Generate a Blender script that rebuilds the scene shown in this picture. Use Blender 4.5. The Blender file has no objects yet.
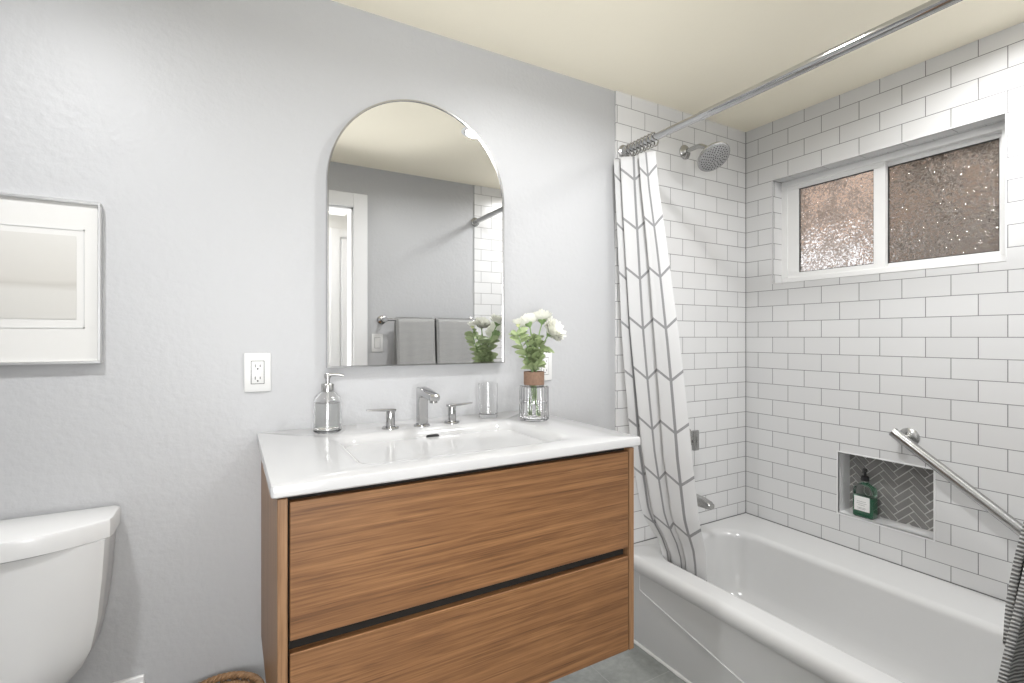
import bpy, bmesh, math, random
from mathutils import Vector, Matrix
random.seed(7)
PI = math.pi
S = bpy.context.scene
COL = S.collection

# ------------------------------------------------------------------ camera
# x to the right along the vanity wall, y into that wall (wall face y = 0), z up
cam = bpy.data.cameras.new('camera')
cam.sensor_width = 36.0
cam.lens = 494.0 / 1024 * 36
cam.shift_y = -4.5 / 1024
cam.clip_start = 0.02
camo = bpy.data.objects.new('camera', cam)
COL.objects.link(camo)
camo.location = (0.0, -1.655, 1.282)
camo.rotation_euler = (PI / 2, 0, -math.radians(29.62))
S.camera = camo

# ------------------------------------------------------------------ world, lamps, exposure
S.view_settings.view_transform = 'Standard'
S.view_settings.look = 'None'
S.view_settings.gamma = 1
S.view_settings.use_curve_mapping = False
S.view_settings.exposure = 0.28

world = bpy.data.worlds.new('world')
S.world = world
world.use_nodes = True
world.node_tree.nodes['Background'].inputs[0].default_value = (0.92, 0.94, 1.0, 1)
world.node_tree.nodes['Background'].inputs[1].default_value = 1.9

P_DOWN, P_DOWN2, P_TUB_FILL, P_HALL_FILL, P_WIN_FILL = 9.3, 12.5, 7.8, 2.0, 54.0


def area(name, loc, size, power, color=(1, 1, 1), shape='DISK', rot=(0, 0, 0), sy=None, spread=None):
    l = bpy.data.lights.new(name, 'AREA')
    l.shape = shape
    l.size = size
    if sy:
        l.size_y = sy
    if spread:
        l.spread = spread
    l.energy = power
    l.color = color
    o = bpy.data.objects.new(name, l)
    COL.objects.link(o)
    o.location = loc
    o.rotation_euler = rot
    return o


H = 2.356           # ceiling
XR = 2.347          # tiled window wall
XL = -0.97          # wall beyond the toilet
YF = -1.565         # wall with the doorway (inner face)
YFO = YF - 0.115
YH = -2.85          # far side of the hall
DECK = 0.36         # tub deck

DOWN = [(1.12, -0.725), (-0.5, -0.82), (1.93, -1.14)]
for (dx_, dy_), pw_ in zip(DOWN, (P_DOWN, P_DOWN2, P_TUB_FILL)):  # third is an added, unseen tub fill, widened for softer shadows
    area('downlight_lamp', (dx_, dy_, H - 0.012), 0.12 if dx_ < 1.5 else 0.24, pw_, (0.98, 0.985, 1.0), spread=math.radians(165))
# fill light, given to a hall window added behind the camera
area('hall_window_fill', (-0.30, YH + 0.06, 1.4), 0.9, P_WIN_FILL, (0.98, 0.99, 1), 'RECTANGLE', (PI / 2 + 0.5, 0, 0), sy=1.1)
area('hall_ceiling_fill', (0.35, -2.2, H - 0.09), 0.9, P_HALL_FILL, (1, 0.97, 0.93), 'RECTANGLE', sy=0.7)  # fill lamp added in the unseen hall

# ------------------------------------------------------------------ materials


class N:
    def __init__(self, name):
        self.m = bpy.data.materials.new(name)
        self.m.use_nodes = True
        self.t = self.m.node_tree
        self.b = self.t.nodes['Principled BSDF']

    def node(self, typ, **kw):
        n = self.t.nodes.new(typ)
        for k, v in kw.items():
            setattr(n, k, v)
        return n

    def link(self, a, b):
        self.t.links.new(a, b)

    def math(self, op, a, b=None, c=None):
        n = self.node('ShaderNodeMath', operation=op)
        for i, v in enumerate((a, b, c)):
            if v is None:
                continue
            if isinstance(v, (int, float)):
                n.inputs[i].default_value = v
            else:
                self.link(v, n.inputs[i])
        return n.outputs[0]

    def mix(self, f, a, b):
        n = self.node('ShaderNodeMix', data_type='RGBA')
        for sock, v in ((n.inputs[0], f), (n.inputs[6], a), (n.inputs[7], b)):
            if isinstance(v, (int, float)):
                sock.default_value = v
            elif isinstance(v, tuple):
                sock.default_value = (*v, 1) if len(v) == 3 else v
            else:
                self.link(v, sock)
        return n.outputs[2]

    def noise(self, vec, scale, detail=3, rough=0.5):
        n = self.node('ShaderNodeTexNoise')
        n.inputs['Scale'].default_value = scale
        n.inputs['Detail'].default_value = detail
        n.inputs['Roughness'].default_value = rough
        if vec is not None:
            self.link(vec, n.inputs['Vector'])
        return n.outputs[0]

    def ramp(self, f, stops):
        n = self.node('ShaderNodeValToRGB')
        r = n.color_ramp
        while len(r.elements) < len(stops):
            r.elements.new(0.5)
        for e, (p, c) in zip(r.elements, stops):
            e.position = p
            e.color = (*c, 1)
        self.link(f, n.inputs[0])
        return n.outputs[0]

    def obj(self):
        return self.node('ShaderNodeTexCoord').outputs['Object']

    def scaled(self, vec, s):
        n = self.node('ShaderNodeMapping')
        n.inputs['Scale'].default_value = s
        self.link(vec, n.inputs[0])
        return n.outputs[0]

    def bump(self, h, strength, dist=0.001):
        n = self.node('ShaderNodeBump')
        n.inputs['Strength'].default_value = strength
        n.inputs['Distance'].default_value = dist
        self.link(h, n.inputs['Height'])
        self.link(n.outputs[0], self.b.inputs['Normal'])

    def base(self, v):
        if isinstance(v, tuple):
            self.b.inputs['Base Color'].default_value = (*v, 1)
        else:
            self.link(v, self.b.inputs['Base Color'])

    def set(self, **kw):
        for k, v in kw.items():
            self.b.inputs[k.replace('_', ' ')].default_value = v
        return self


def plain(name, color, rough=0.5, metal=0.0, vary=0.05, scale=30, **kw):
    n = N(name)
    f = n.noise(n.obj(), scale)
    n.base(n.mix(f, tuple(c * (1 - vary) for c in color), tuple(min(1, c * (1 + vary)) for c in color)))
    n.set(Roughness=rough, Metallic=metal, **kw)
    return n.m


def paint(name, color, bump=0.25, rough=0.5):
    n = N(name)
    pos = n.node('ShaderNodeNewGeometry').outputs['Position']
    f = n.noise(pos, 3.0)
    n.base(n.mix(f, tuple(c * 0.985 for c in color), color))
    h = n.math('ADD', n.noise(pos, 55, 3), n.math('MULTIPLY', n.noise(pos, 17, 2), 1.2))
    n.bump(h, bump, 0.004)
    n.set(Roughness=rough)
    return n.m


def tile_material():
    n = N('white_subway_tile')
    g = n.node('ShaderNodeNewGeometry')
    sp = n.node('ShaderNodeSeparateXYZ')
    n.link(g.outputs['Position'], sp.inputs[0])
    sn = n.node('ShaderNodeSeparateXYZ')
    n.link(g.outputs['True Normal'], sn.inputs[0])
    ax = n.math('GREATER_THAN', n.math('ABSOLUTE', sn.outputs[0]), 0.5)
    az = n.math('GREATER_THAN', n.math('ABSOLUTE', sn.outputs[2]), 0.5)
    side = n.math('MAXIMUM', ax, az)
    ux = n.math('MULTIPLY_ADD', sp.outputs[0], 0.156 / 0.1633, 1.56 - 1.5467 * 0.156 / 0.1633)
    uy = n.math('SUBTRACT', 1.56, sp.outputs[1])
    u = n.math('ADD', n.math('MULTIPLY', uy, side), n.math('MULTIPLY', ux, n.math('SUBTRACT', 1.0, side)))
    vz = n.math('SUBTRACT', sp.outputs[2], 0.033)
    v = n.math('ADD', n.math('MULTIPLY', vz, n.math('SUBTRACT', 1.0, az)),
               n.math('MULTIPLY', n.math('ADD', sp.outputs[0], 0.008), az))
    cb = n.node('ShaderNodeCombineXYZ')
    n.link(u, cb.inputs[0])
    n.link(v, cb.inputs[1])
    br = n.node('ShaderNodeTexBrick', offset=0.5, offset_frequency=2, squash=1.0)
    br.inputs['Scale'].default_value = 1.0
    br.inputs['Mortar Size'].default_value = 0.0014
    br.inputs['Mortar Smooth'].default_value = 0.15
    br.inputs['Brick Width'].default_value = 0.156
    br.inputs['Row Height'].default_value = 0.078
    br.inputs['Color1'].default_value = (0.68, 0.68, 0.678, 1)
    br.inputs['Color2'].default_value = (0.72, 0.72, 0.717, 1)
    br.inputs['Mortar'].default_value = (0.20, 0.20, 0.20, 1)
    n.link(cb.outputs[0], br.inputs['Vector'])
    n.base(br.outputs['Color'])
    wob = n.math('MULTIPLY', n.noise(g.outputs['Position'], 9, 2), 0.35)
    h = n.math('SUBTRACT', wob, br.outputs['Fac'])
    n.bump(h, 0.5, 0.0016)
    rr = n.math('ADD', n.math('MULTIPLY', br.outputs['Fac'], 0.5), 0.20)
    n.link(rr, n.b.inputs['Roughness'])
    return n.m


def wood(name, axis, dark, mid, light):
    n = N(name)
    o = n.obj()
    s = {'x': (0.6, 50, 50), 'z': (50, 50, 0.6)}[axis]
    warp = n.scaled(o, tuple(0.5 if v < 3 else 5.0 for v in s))
    big = n.noise(warp, 2.2, 3)
    add = n.node('ShaderNodeVectorMath', operation='ADD')
    n.link(n.scaled(o, s), add.inputs[0])
    sc = n.node('ShaderNodeVectorMath', operation='SCALE')
    cb = n.node('ShaderNodeCombineXYZ')
    for i in range(3):
        n.link(big, cb.inputs[i])
    n.link(cb.outputs[0], sc.inputs[0])
    sc.inputs['Scale'].default_value = 3.0
    n.link(sc.outputs[0], add.inputs[1])
    f1 = n.noise(add.outputs[0], 1.6, 6, 0.62)
    fine = n.noise(n.scaled(o, tuple(5.0 if v < 3 else 300.0 for v in s)), 1.0, 3, 0.7)
    f = n.math('ADD', n.math('MULTIPLY', f1, 0.5), n.math('MULTIPLY', fine, 0.5))
    c = n.ramp(f, [(0.33, dark), (0.49, mid), (0.68, light)])
    n.base(c)
    n.bump(f, 0.35, 0.0008)
    n.set(Roughness=0.45)
    return n.m


def glass(name, tint=(1, 1, 1), rough=0.0, ior=1.45):
    n = N(name)
    f = n.noise(n.obj(), 4)
    n.base(n.mix(f, tint, tuple(c * 0.985 for c in tint)))
    n.set(Roughness=rough, IOR=ior)
    n.b.inputs['Transmission Weight'].default_value = 1.0
    return n.m


def obscure_glass(name, tint, frost):
    n = N(name)
    o = n.obj()
    vo = n.node('ShaderNodeTexVoronoi', feature='SMOOTH_F1')
    vo.inputs['Scale'].default_value = 75
    add = n.node('ShaderNodeVectorMath', operation='ADD')
    nz = n.node('ShaderNodeTexNoise')
    nz.inputs['Scale'].default_value = 30
    n.link(o, nz.inputs['Vector'])
    sc = n.node('ShaderNodeVectorMath', operation='SCALE')
    n.link(nz.outputs['Color'], sc.inputs[0])
    sc.inputs['Scale'].default_value = 0.03
    n.link(o, add.inputs[0])
    n.link(sc.outputs[0], add.inputs[1])
    n.link(add.outputs[0], vo.inputs['Vector'])
    n.bump(vo.outputs['Distance'], 0.8, 0.008)
    n.set(Roughness=0.06, IOR=1.45)
    big = n.noise(o, 5.5, 2)
    fz = n.noise(add.outputs[0], 110, 2, 0.6)
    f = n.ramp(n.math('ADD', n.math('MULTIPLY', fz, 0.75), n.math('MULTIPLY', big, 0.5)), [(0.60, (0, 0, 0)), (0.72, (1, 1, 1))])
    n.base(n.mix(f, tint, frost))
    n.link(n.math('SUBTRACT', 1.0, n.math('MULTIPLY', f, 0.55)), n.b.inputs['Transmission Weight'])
    return n.m


def curtain_material():
    n = N('chevron_curtain_cloth')
    uv = n.node('ShaderNodeUVMap', uv_map='UVMap').outputs[0]
    sp = n.node('ShaderNodeSeparateXYZ')
    n.link(uv, sp.inputs[0])
    u, v = sp.outputs[0], sp.outputs[1]
    P, HH, A, W = 0.082, 0.21, 0.075, 0.0046
    # vertical lines
    d1 = n.math('ABSOLUTE', n.math('SUBTRACT', n.math('MODULO', n.math('ADD', u, 10 * P + P / 2), P), P / 2))
    l1 = n.math('LESS_THAN', d1, W)
    # zigzag bands joining them
    tri = n.math('PINGPONG', n.math('DIVIDE', u, P), 1.0)
    zz = n.math('ADD', v, n.math('MULTIPLY', tri, A))
    d2 = n.math('ABSOLUTE', n.math('SUBTRACT', n.math('MODULO', n.math('ADD', zz, HH * 10), HH), HH / 2))
    l2 = n.math('LESS_THAN', d2, W * 1.35)
    l = n.math('MAXIMUM', l1, l2)
    n.base(n.mix(l, (0.60, 0.60, 0.60), (0.255, 0.255, 0.26)))
    n.bump(n.noise(n.obj(), 900, 2), 0.15, 0.0005)
    n.set(Roughness=0.8)
    n.b.inputs['Sheen Weight'].default_value = 0.1
    return n.m


def towel_material():
    n = N('ribbed_grey_towel')
    o = n.obj()
    sp = n.node('ShaderNodeSeparateXYZ')
    n.link(o, sp.inputs[0])
    z = n.math('ADD', sp.outputs[2], n.math('MULTIPLY', n.noise(o, 60, 2), 0.0035))
    ph = n.math('MULTIPLY', z, 2 * PI / 0.0056)
    w = n.math('ADD', n.math('MULTIPLY', n.math('SINE', ph), 0.5), 0.5)
    fz = n.noise(o, 380, 3)
    f = n.math('ADD', n.math('MULTIPLY', w, 0.75), n.math('MULTIPLY', fz, 0.35))
    n.base(n.ramp(f, [(0.2, (0.16, 0.16, 0.158)), (0.55, (0.34, 0.34, 0.335)), (0.9, (0.60, 0.60, 0.59))]))
    n.bump(f, 0.8, 0.003)
    n.set(Roughness=0.95)
    return n.m


def floor_material():
    n = N('grey_stone_floor_tile')
    pos = n.node('ShaderNodeNewGeometry').outputs['Position']
    f = n.noise(pos, 5, 6, 0.6)
    f2 = n.noise(pos, 40, 4, 0.6)
    ff = n.math('ADD', n.math('MULTIPLY', f, 0.75), n.math('MULTIPLY', f2, 0.25))
    c = n.ramp(ff, [(0.3, (0.19, 0.20, 0.185)), (0.52, (0.27, 0.28, 0.265)), (0.7, (0.36, 0.365, 0.35))])
    br = n.node('ShaderNodeTexBrick', offset=0.5)
    br.inputs['Scale'].default_value = 1.0
    br.inputs['Mortar Size'].default_value = 0.0016
    br.inputs['Brick Width'].default_value = 0.61
    br.inputs['Row Height'].default_value = 0.305
    n.link(c, br.inputs['Color1'])
    n.link(c, br.inputs['Color2'])
    br.inputs['Mortar'].default_value = (0.34, 0.34, 0.33, 1)
    n.link(pos, br.inputs['Vector'])
    n.base(br.outputs['Color'])
    n.set(Roughness=0.35)
    return n.m


def emit(name, color, strength):
    n = N(name)
    n.base((0.9, 0.9, 0.9))
    n.b.inputs['Emission Color'].default_value = (*color, 1)
    n.b.inputs['Emission Strength'].default_value = strength
    return n.m


def print_material():
    # a faint beige beach scene: pale sky, a hazy horizon, pale sand and a join line
    n = N('faded_beach_print')
    o = n.obj()
    sp = n.node('ShaderNodeSeparateXYZ')
    n.link(o, sp.inputs[0])
    nz = n.math('MULTIPLY', n.noise(n.scaled(o, (8, 1, 60)), 1.0, 4), 0.02)
    z = n.math('ADD', sp.outputs[2], nz)
    f = n.math('MULTIPLY', n.math('SUBTRACT', z, 0.100), 1 / 0.235)
    c = n.ramp(f, [(0.0, (0.53, 0.52, 0.49)), (0.40, (0.56, 0.55, 0.52)), (0.47, (0.46, 0.445, 0.41)),
                   (0.53, (0.53, 0.515, 0.48)), (1.0, (0.585, 0.575, 0.545))])
    n.base(c)
    n.set(Roughness=0.6)
    return n.m


M = dict(
    wall=paint('cool_grey_wall_paint', (0.468, 0.472, 0.48), 0.34, 0.45),
    ceil=paint('cream_ceiling_paint', (0.96, 0.90, 0.745), 0.10, 0.7),
    white=plain('white_trim_paint', (0.80, 0.80, 0.80), 0.35, vary=0.01),
    tile=tile_material(),
    floor=floor_material(),
    ceramic=plain('white_glazed_ceramic', (0.66, 0.66, 0.655), 0.2, vary=0.008),
    sinkc=plain('white_sink_ceramic', (0.49, 0.49, 0.49), 0.12, vary=0.008),
    tub=plain('white_enamel', (0.61, 0.61, 0.605), 0.14, vary=0.008),
    chrome=plain('polished_chrome', (0.49, 0.49, 0.49), 0.09, 1.0, vary=0.004),
    nickel=plain('brushed_nickel', (0.48, 0.48, 0.47), 0.24, 1.0, vary=0.06),
    dnickel=plain('dark_perforated_nickel', (0.42, 0.42, 0.42), 0.45, 0.5, vary=0.7, scale=260),
    mirror=plain('silvered_mirror', (0.90, 0.905, 0.905), 0.0, 1.0, vary=0.004),
    silver=plain('brushed_silver_frame', (0.46, 0.46, 0.46), 0.22, 1.0, vary=0.04),
    psilver=plain('pale_silver_frame', (0.72, 0.72, 0.72), 0.3, 1.0, vary=0.02),
    woodx=wood('oak_horizontal_grain', 'x', (0.066, 0.026, 0.009), (0.190, 0.088, 0.034), (0.315, 0.160, 0.066)),
    woodz=wood('oak_vertical_grain', 'z', (0.11, 0.055, 0.026), (0.235, 0.125, 0.058), (0.33, 0.19, 0.10)),
    black=plain('gap_shade_black', (0.012, 0.010, 0.008), 0.95),  # near-black paints in the shade of the drawer gaps
    blackp=plain('black_plastic', (0.015, 0.015, 0.016), 0.3),
    plastic=plain('white_plastic', (0.70, 0.70, 0.69), 0.3, vary=0.01),
    slot=plain('dark_slot', (0.03, 0.03, 0.03), 0.6),
    vinyl=plain('white_vinyl', (0.83, 0.83, 0.82), 0.3, vary=0.01),
    gasket=plain('black_gasket', (0.02, 0.02, 0.02), 0.6),
    gtile=plain('grey_glazed_tile', (0.25, 0.245, 0.235), 0.18, vary=0.25, scale=14),
    grout=plain('pale_grout', (0.66, 0.66, 0.64), 0.8),
    joint=plain('grey_joint', (0.16, 0.16, 0.16), 0.8),
    caulk=plain('white_caulk', (0.72, 0.72, 0.70), 0.5),
    glass=glass('clear_glass', (1, 1, 1)),
    vglass=glass('window_glass_thin', (0.97, 1, 0.98)),
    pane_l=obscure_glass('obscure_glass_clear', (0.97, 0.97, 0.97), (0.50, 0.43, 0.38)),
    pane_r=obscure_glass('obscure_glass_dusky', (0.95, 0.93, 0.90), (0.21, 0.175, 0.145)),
    soap=glass('cloudy_soap', (0.96, 0.97, 0.95), 0.12, 1.38),
    green=plain('green_liquid', (0.035, 0.20, 0.10), 0.15, vary=0.02),
    paper=plain('white_paper', (0.82, 0.82, 0.80), 0.7, vary=0.01),
    ink=plain('grey_ink', (0.25, 0.27, 0.26), 0.8),
    cork=plain('brown_cork', (0.21, 0.13, 0.088), 0.85, vary=0.35, scale=160),
    petal=plain('cream_white_petal', (0.86, 0.86, 0.78), 0.6, vary=0.03),
    bud=plain('yellow_green_bud', (0.62, 0.66, 0.34), 0.6, vary=0.15),
    leaf=plain('soft_green_leaf', (0.30, 0.37, 0.19), 0.5, vary=0.35, scale=50),
    stem=plain('green_stem', (0.20, 0.30, 0.12), 0.5, vary=0.2),
    curtain=curtain_material(),
    towel=towel_material(),
    hem=plain('smooth_grey_hem', (0.36, 0.36, 0.35), 0.9, vary=0.08, scale=200),
    wicker=plain('brown_wicker', (0.27, 0.155, 0.075), 0.6, vary=0.5, scale=60),
    wicker_d=plain('dark_wicker', (0.13, 0.07, 0.03), 0.7, vary=0.5, scale=60),
    matb=plain('white_mat_board', (0.66, 0.655, 0.635), 0.8, vary=0.006),
    bevelm=plain('mat_bevel', (0.60, 0.60, 0.59), 0.8, vary=0.01),
    print=print_material(),
    lens=emit('lit_lens', (1, 0.95, 0.88), 8.0),
    hallfill=emit('hall_fill_glow', (1, 0.97, 0.95), 2.5),  # glow of the added hall window and hall lamp
    fence=plain('weathered_board', (0.36, 0.31, 0.27), 0.9, vary=0.3, scale=12),
    stucco=plain('tan_stucco', (0.42, 0.30, 0.22), 0.9, vary=0.15, scale=6),
    pale=plain('pale_render', (0.85, 0.84, 0.82), 0.9),
)
n_ = N('insect_screen')
n_.base((0.07, 0.06, 0.05))
n_.set(Roughness=0.8)
n_.b.inputs['Alpha'].default_value = 0.32
M['screen'] = n_.m

# ------------------------------------------------------------------ mesh helpers


def B():
    return bmesh.new()


def box(bm, x0, x1, y0, y1, z0, z1, bev=0.0, seg=2):
    vs = [bm.verts.new((x, y, z)) for x in (x0, x1) for y in (y0, y1) for z in (z0, z1)]
    q = [(0, 1, 3, 2), (4, 6, 7, 5), (0, 4, 5, 1), (2, 3, 7, 6), (0, 2, 6, 4), (1, 5, 7, 3)]
    fs = [bm.faces.new([vs[i] for i in f]) for f in q]
    if bev > 0:
        es = list({e for f in fs for e in f.edges})
        bmesh.ops.bevel(bm, geom=es, offset=bev, segments=seg, profile=0.5, affect='EDGES', clamp_overlap=True)


def frame_of(d):
    d = Vector(d).normalized()
    up = Vector((0, 0, 1)) if abs(d.z) < 0.9 else Vector((0, 1, 0))
    a = d.cross(up).normalized()
    return a, d.cross(a).normalized(), d


def tube(bm, pts, r, seg=12, cap=True, closed=False, flat=1.0):
    pts = [Vector(p) for p in pts]
    n = len(pts)
    rs = r if isinstance(r, (list, tuple)) else [r] * n
    rings = []
    a = None
    for i, p in enumerate(pts):
        if closed:
            d = pts[(i + 1) % n] - pts[i - 1]
        else:
            d = pts[min(i + 1, n - 1)] - pts[max(i - 1, 0)]
        d.normalize()
        if a is None:
            a, b, _ = frame_of(d)
        else:
            a = (a - d * a.dot(d)).normalized()
            b = d.cross(a).normalized()
        rings.append([bm.verts.new(p + (a * math.cos(t) + b * math.sin(t) * flat) * rs[i])
                      for t in (2 * PI * k / seg for k in range(seg))])
    m = n if closed else n - 1
    for i in range(m):
        A, C = rings[i], rings[(i + 1) % n]
        for k in range(seg):
            bm.faces.new((A[k], A[(k + 1) % seg], C[(k + 1) % seg], C[k]))
    if cap and not closed:
        bm.faces.new(rings[0][::-1])
        bm.faces.new(rings[-1])


def lathe(bm, prof, o=(0, 0, 0), axis=(0, 0, 1), seg=32, ribs=0, ribamp=0.0):
    """prof: (radius, distance along the axis)"""
    o = Vector(o)
    d = Vector(axis).normalized()
    if abs(d.z) > 0.99:
        a, b = Vector((1, 0, 0)), Vector((0, 1, 0)) * (1 if d.z > 0 else -1)
    else:
        a, b, _ = frame_of(d)
    prev = None
    for (r, h) in prof:
        c = o + d * h
        if r <= 1e-6:
            ring = [bm.verts.new(c)]
        else:
            ring = []
            for k in range(seg):
                t = 2 * PI * k / seg
                rr = r * (1 + ribamp * math.cos(ribs * t)) if ribs else r
                ring.append(bm.verts.new(c + (a * math.cos(t) + b * math.sin(t)) * rr))
        if prev is not None:
            for k in range(seg):
                k2 = (k + 1) % seg
                if len(prev) == 1 and len(ring) > 1:
                    bm.faces.new((prev[0], ring[k2], ring[k]))
                elif len(ring) == 1 and len(prev) > 1:
                    bm.faces.new((prev[k], prev[k2], ring[0]))
                elif len(ring) > 1:
                    bm.faces.new((prev[k], prev[k2], ring[k2], ring[k]))
        prev = ring


def prism(bm, outline, mapf, d0, d1):
    """outline: 2-D points; mapf(u, v, d) -> 3-D"""
    A = [bm.verts.new(mapf(u, v, d0)) for u, v in outline]
    C = [bm.verts.new(mapf(u, v, d1)) for u, v in outline]
    n = len(outline)
    bm.faces.new(A[::-1])
    bm.faces.new(C)
    for k in range(n):
        bm.faces.new((A[k], A[(k + 1) % n], C[(k + 1) % n], C[k]))


def loft(bm, rings, cap0=True, cap1=True):
    R = [[bm.verts.new(p) for p in r] for r in rings]
    n = len(R[0])
    for A, C in zip(R, R[1:]):
        for k in range(n):
            bm.faces.new((A[k], A[(k + 1) % n], C[(k + 1) % n], C[k]))
    if cap0:
        bm.faces.new(R[0][::-1])
    if cap1:
        bm.faces.new(R[-1])


def rrect(x0, x1, y0, y1, r, n=6):
    pts = []
    for (cx, cy, a0) in ((x1 - r, y1 - r, 0), (x0 + r, y1 - r, PI / 2), (x0 + r, y0 + r, PI), (x1 - r, y0 + r, 1.5 * PI)):
        for k in range(n + 1):
            t = a0 + PI / 2 * k / n
            pts.append((cx + r * math.cos(t), cy + r * math.sin(t)))
    return pts


def grid(bm, nu, nv, f, uvf=None):
    V = [[bm.verts.new(f(i / nu, j / nv)) for i in range(nu + 1)] for j in range(nv + 1)]
    lay = bm.loops.layers.uv.new('UVMap') if uvf else None
    for j in range(nv):
        for i in range(nu):
            fc = bm.faces.new((V[j][i], V[j][i + 1], V[j + 1][i + 1], V[j + 1][i]))
            if uvf:
                for lp, (a, b) in zip(fc.loops, ((i, j), (i + 1, j), (i + 1, j + 1), (i, j + 1))):
                    lp[lay].uv = uvf(a / nu, b / nv)
    return V


def world_loc(p):
    v = Vector((0, 0, 0))
    while p is not None:
        v += p.location
        p = p.parent
    return v


def obj(name, bm, m, parent=None, smooth=True, angle=35, normals=True, at=None):
    """link a world-space bmesh as one object, its origin at `at` or at its parent's"""
    base = world_loc(parent) if parent else Vector((0, 0, 0))
    off = Vector(at) if at else base
    bmesh.ops.translate(bm, verts=bm.verts, vec=-off)
    if normals:
        bmesh.ops.recalc_face_normals(bm, faces=bm.faces)
    me = bpy.data.meshes.new(name)
    bm.to_mesh(me)
    bm.free()
    me.materials.append(m)
    if smooth:
        me.polygons.foreach_set('use_smooth', [True] * len(me.polygons))
        me.set_sharp_from_angle(angle=math.radians(angle))
    o = bpy.data.objects.new(name, me)
    COL.objects.link(o)
    o.location = off - base
    o.parent = parent
    return o


def tag(o, label, cat, group=None):
    o['label'] = label
    o['category'] = cat
    if group:
        o['group'] = group
    return o


def thing(name, label, cat, loc, group=None):
    o = bpy.data.objects.new(name, None)
    o.empty_display_size = 0.05
    COL.objects.link(o)
    o.location = loc
    return tag(o, label, cat, group)


def struct(name, bm, m, parent=None, smooth=False, **kw):
    o = obj(name, bm, m, parent, smooth=smooth, **kw)
    if parent is None:
        o['kind'] = 'structure'
    return o


def dup(root, loc, label=None, group=None):
    r = root.copy()
    COL.objects.link(r)
    r.location = loc
    if label:
        r['label'] = label
    if group:
        r['group'] = group
    for ch in list(root.children):
        c = ch.copy()
        COL.objects.link(c)
        c.parent = r
        for g in ch.children:
            d = g.copy()
            COL.objects.link(d)
            d.parent = c
    return r


# ------------------------------------------------------------------ room shell
def panel(bm, axis, c0, c1, us, vs, holes, closed_holes=()):
    """wall slab between planes c0 (room face) and c1, cut into cells; hole = (u0,u1,v0,v1)"""
    def P3(u, v, c):
        return (c, u, v) if axis == 'x' else (u, c, v)

    def in_hole(u, v, hs):
        return any(h[0] < u < h[1] and h[2] < v < h[3] for h in hs)

    for a, b in zip(us, us[1:]):
        for c, d in zip(vs, vs[1:]):
            um, vm = (a + b) / 2, (c + d) / 2
            for pl, hs in ((c0, list(holes) + list(closed_holes)), (c1, list(holes))):
                if not in_hole(um, vm, hs):
                    bm.faces.new([bm.verts.new(P3(u, v, pl)) for u, v in ((a, c), (b, c), (b, d), (a, d))])
    for (u0, u1, v0, v1) in list(holes) + [(us[0], us[-1], vs[0], vs[-1])]:
        for (a, b) in (((u0, v0), (u1, v0)), ((u1, v0), (u1, v1)), ((u1, v1), (u0, v1)), ((u0, v1), (u0, v0))):
            bm.faces.new([bm.verts.new(p) for p in (P3(*a, c0), P3(*b, c0), P3(*b, c1), P3(*a, c1))])
    bmesh.ops.remove_doubles(bm, verts=bm.verts, dist=1e-5)


TX0 = 1.459   # left edge of the tiled surround
# floor and ceiling
bm = B(); box(bm, XL - 0.2, XR + 0.2, YH - 0.1, 0.12, -0.1, 0.0); struct('floor', bm, M['floor'])
bm = B(); box(bm, XL - 0.2, XR + 0.2, YH - 0.1, 0.12, H, H + 0.1); struct('ceiling', bm, M['ceil'])
# vanity wall, with the tiled end of the shower
bm = B(); box(bm, XL - 0.1, XR + 0.16, 0.0, 0.12, 0, H)
wall_back = struct('wall_back', bm, M['wall'])
bm = B(); box(bm, TX0, XR, -0.008, 0.0, 0, H, 0.0)
struct('tile_surround', bm, M['tile'], wall_back)
# window wall
WIN = (-1.007, -0.156, 1.550, 2.062)
NIC = (-0.805, -0.462, 0.502, 0.771)
bm = B()
panel(bm, 'x', XR, XR + 0.16, [YH, NIC[0] - 0.4, WIN[0], NIC[0], NIC[1], WIN[1], 0.0][0:1] + [WIN[0], NIC[0], NIC[1], WIN[1], 0.0],
      [0, NIC[2], NIC[3], WIN[2], WIN[3], H], [WIN], [NIC])
wall_right = struct('wall_right', bm, M['tile'])
# niche
bm = B()
ny0, ny1, nz0, nz1 = NIC
ND = 0.10
q = [(ny0, nz0), (ny1, nz0), (ny1, nz1), (ny0, nz1)]
for i in range(4):
    a, b = q[i], q[(i + 1) % 4]
    bm.faces.new([bm.verts.new(p) for p in ((XR, *a), (XR, *b), (XR + ND, *b), (XR + ND, *a))])
struct('niche_lining', bm, M['white'], wall_right)
bm = B(); box(bm, XR + ND - 0.004, XR + ND + 0.01, ny0, ny1, nz0, nz1)
struct('niche_grout', bm, M['grout'], wall_right)
bm = B()
L_, W_, G_ = 0.0765, 0.0255, 0.0044
X_ = XR + ND - 0.0065


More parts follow.
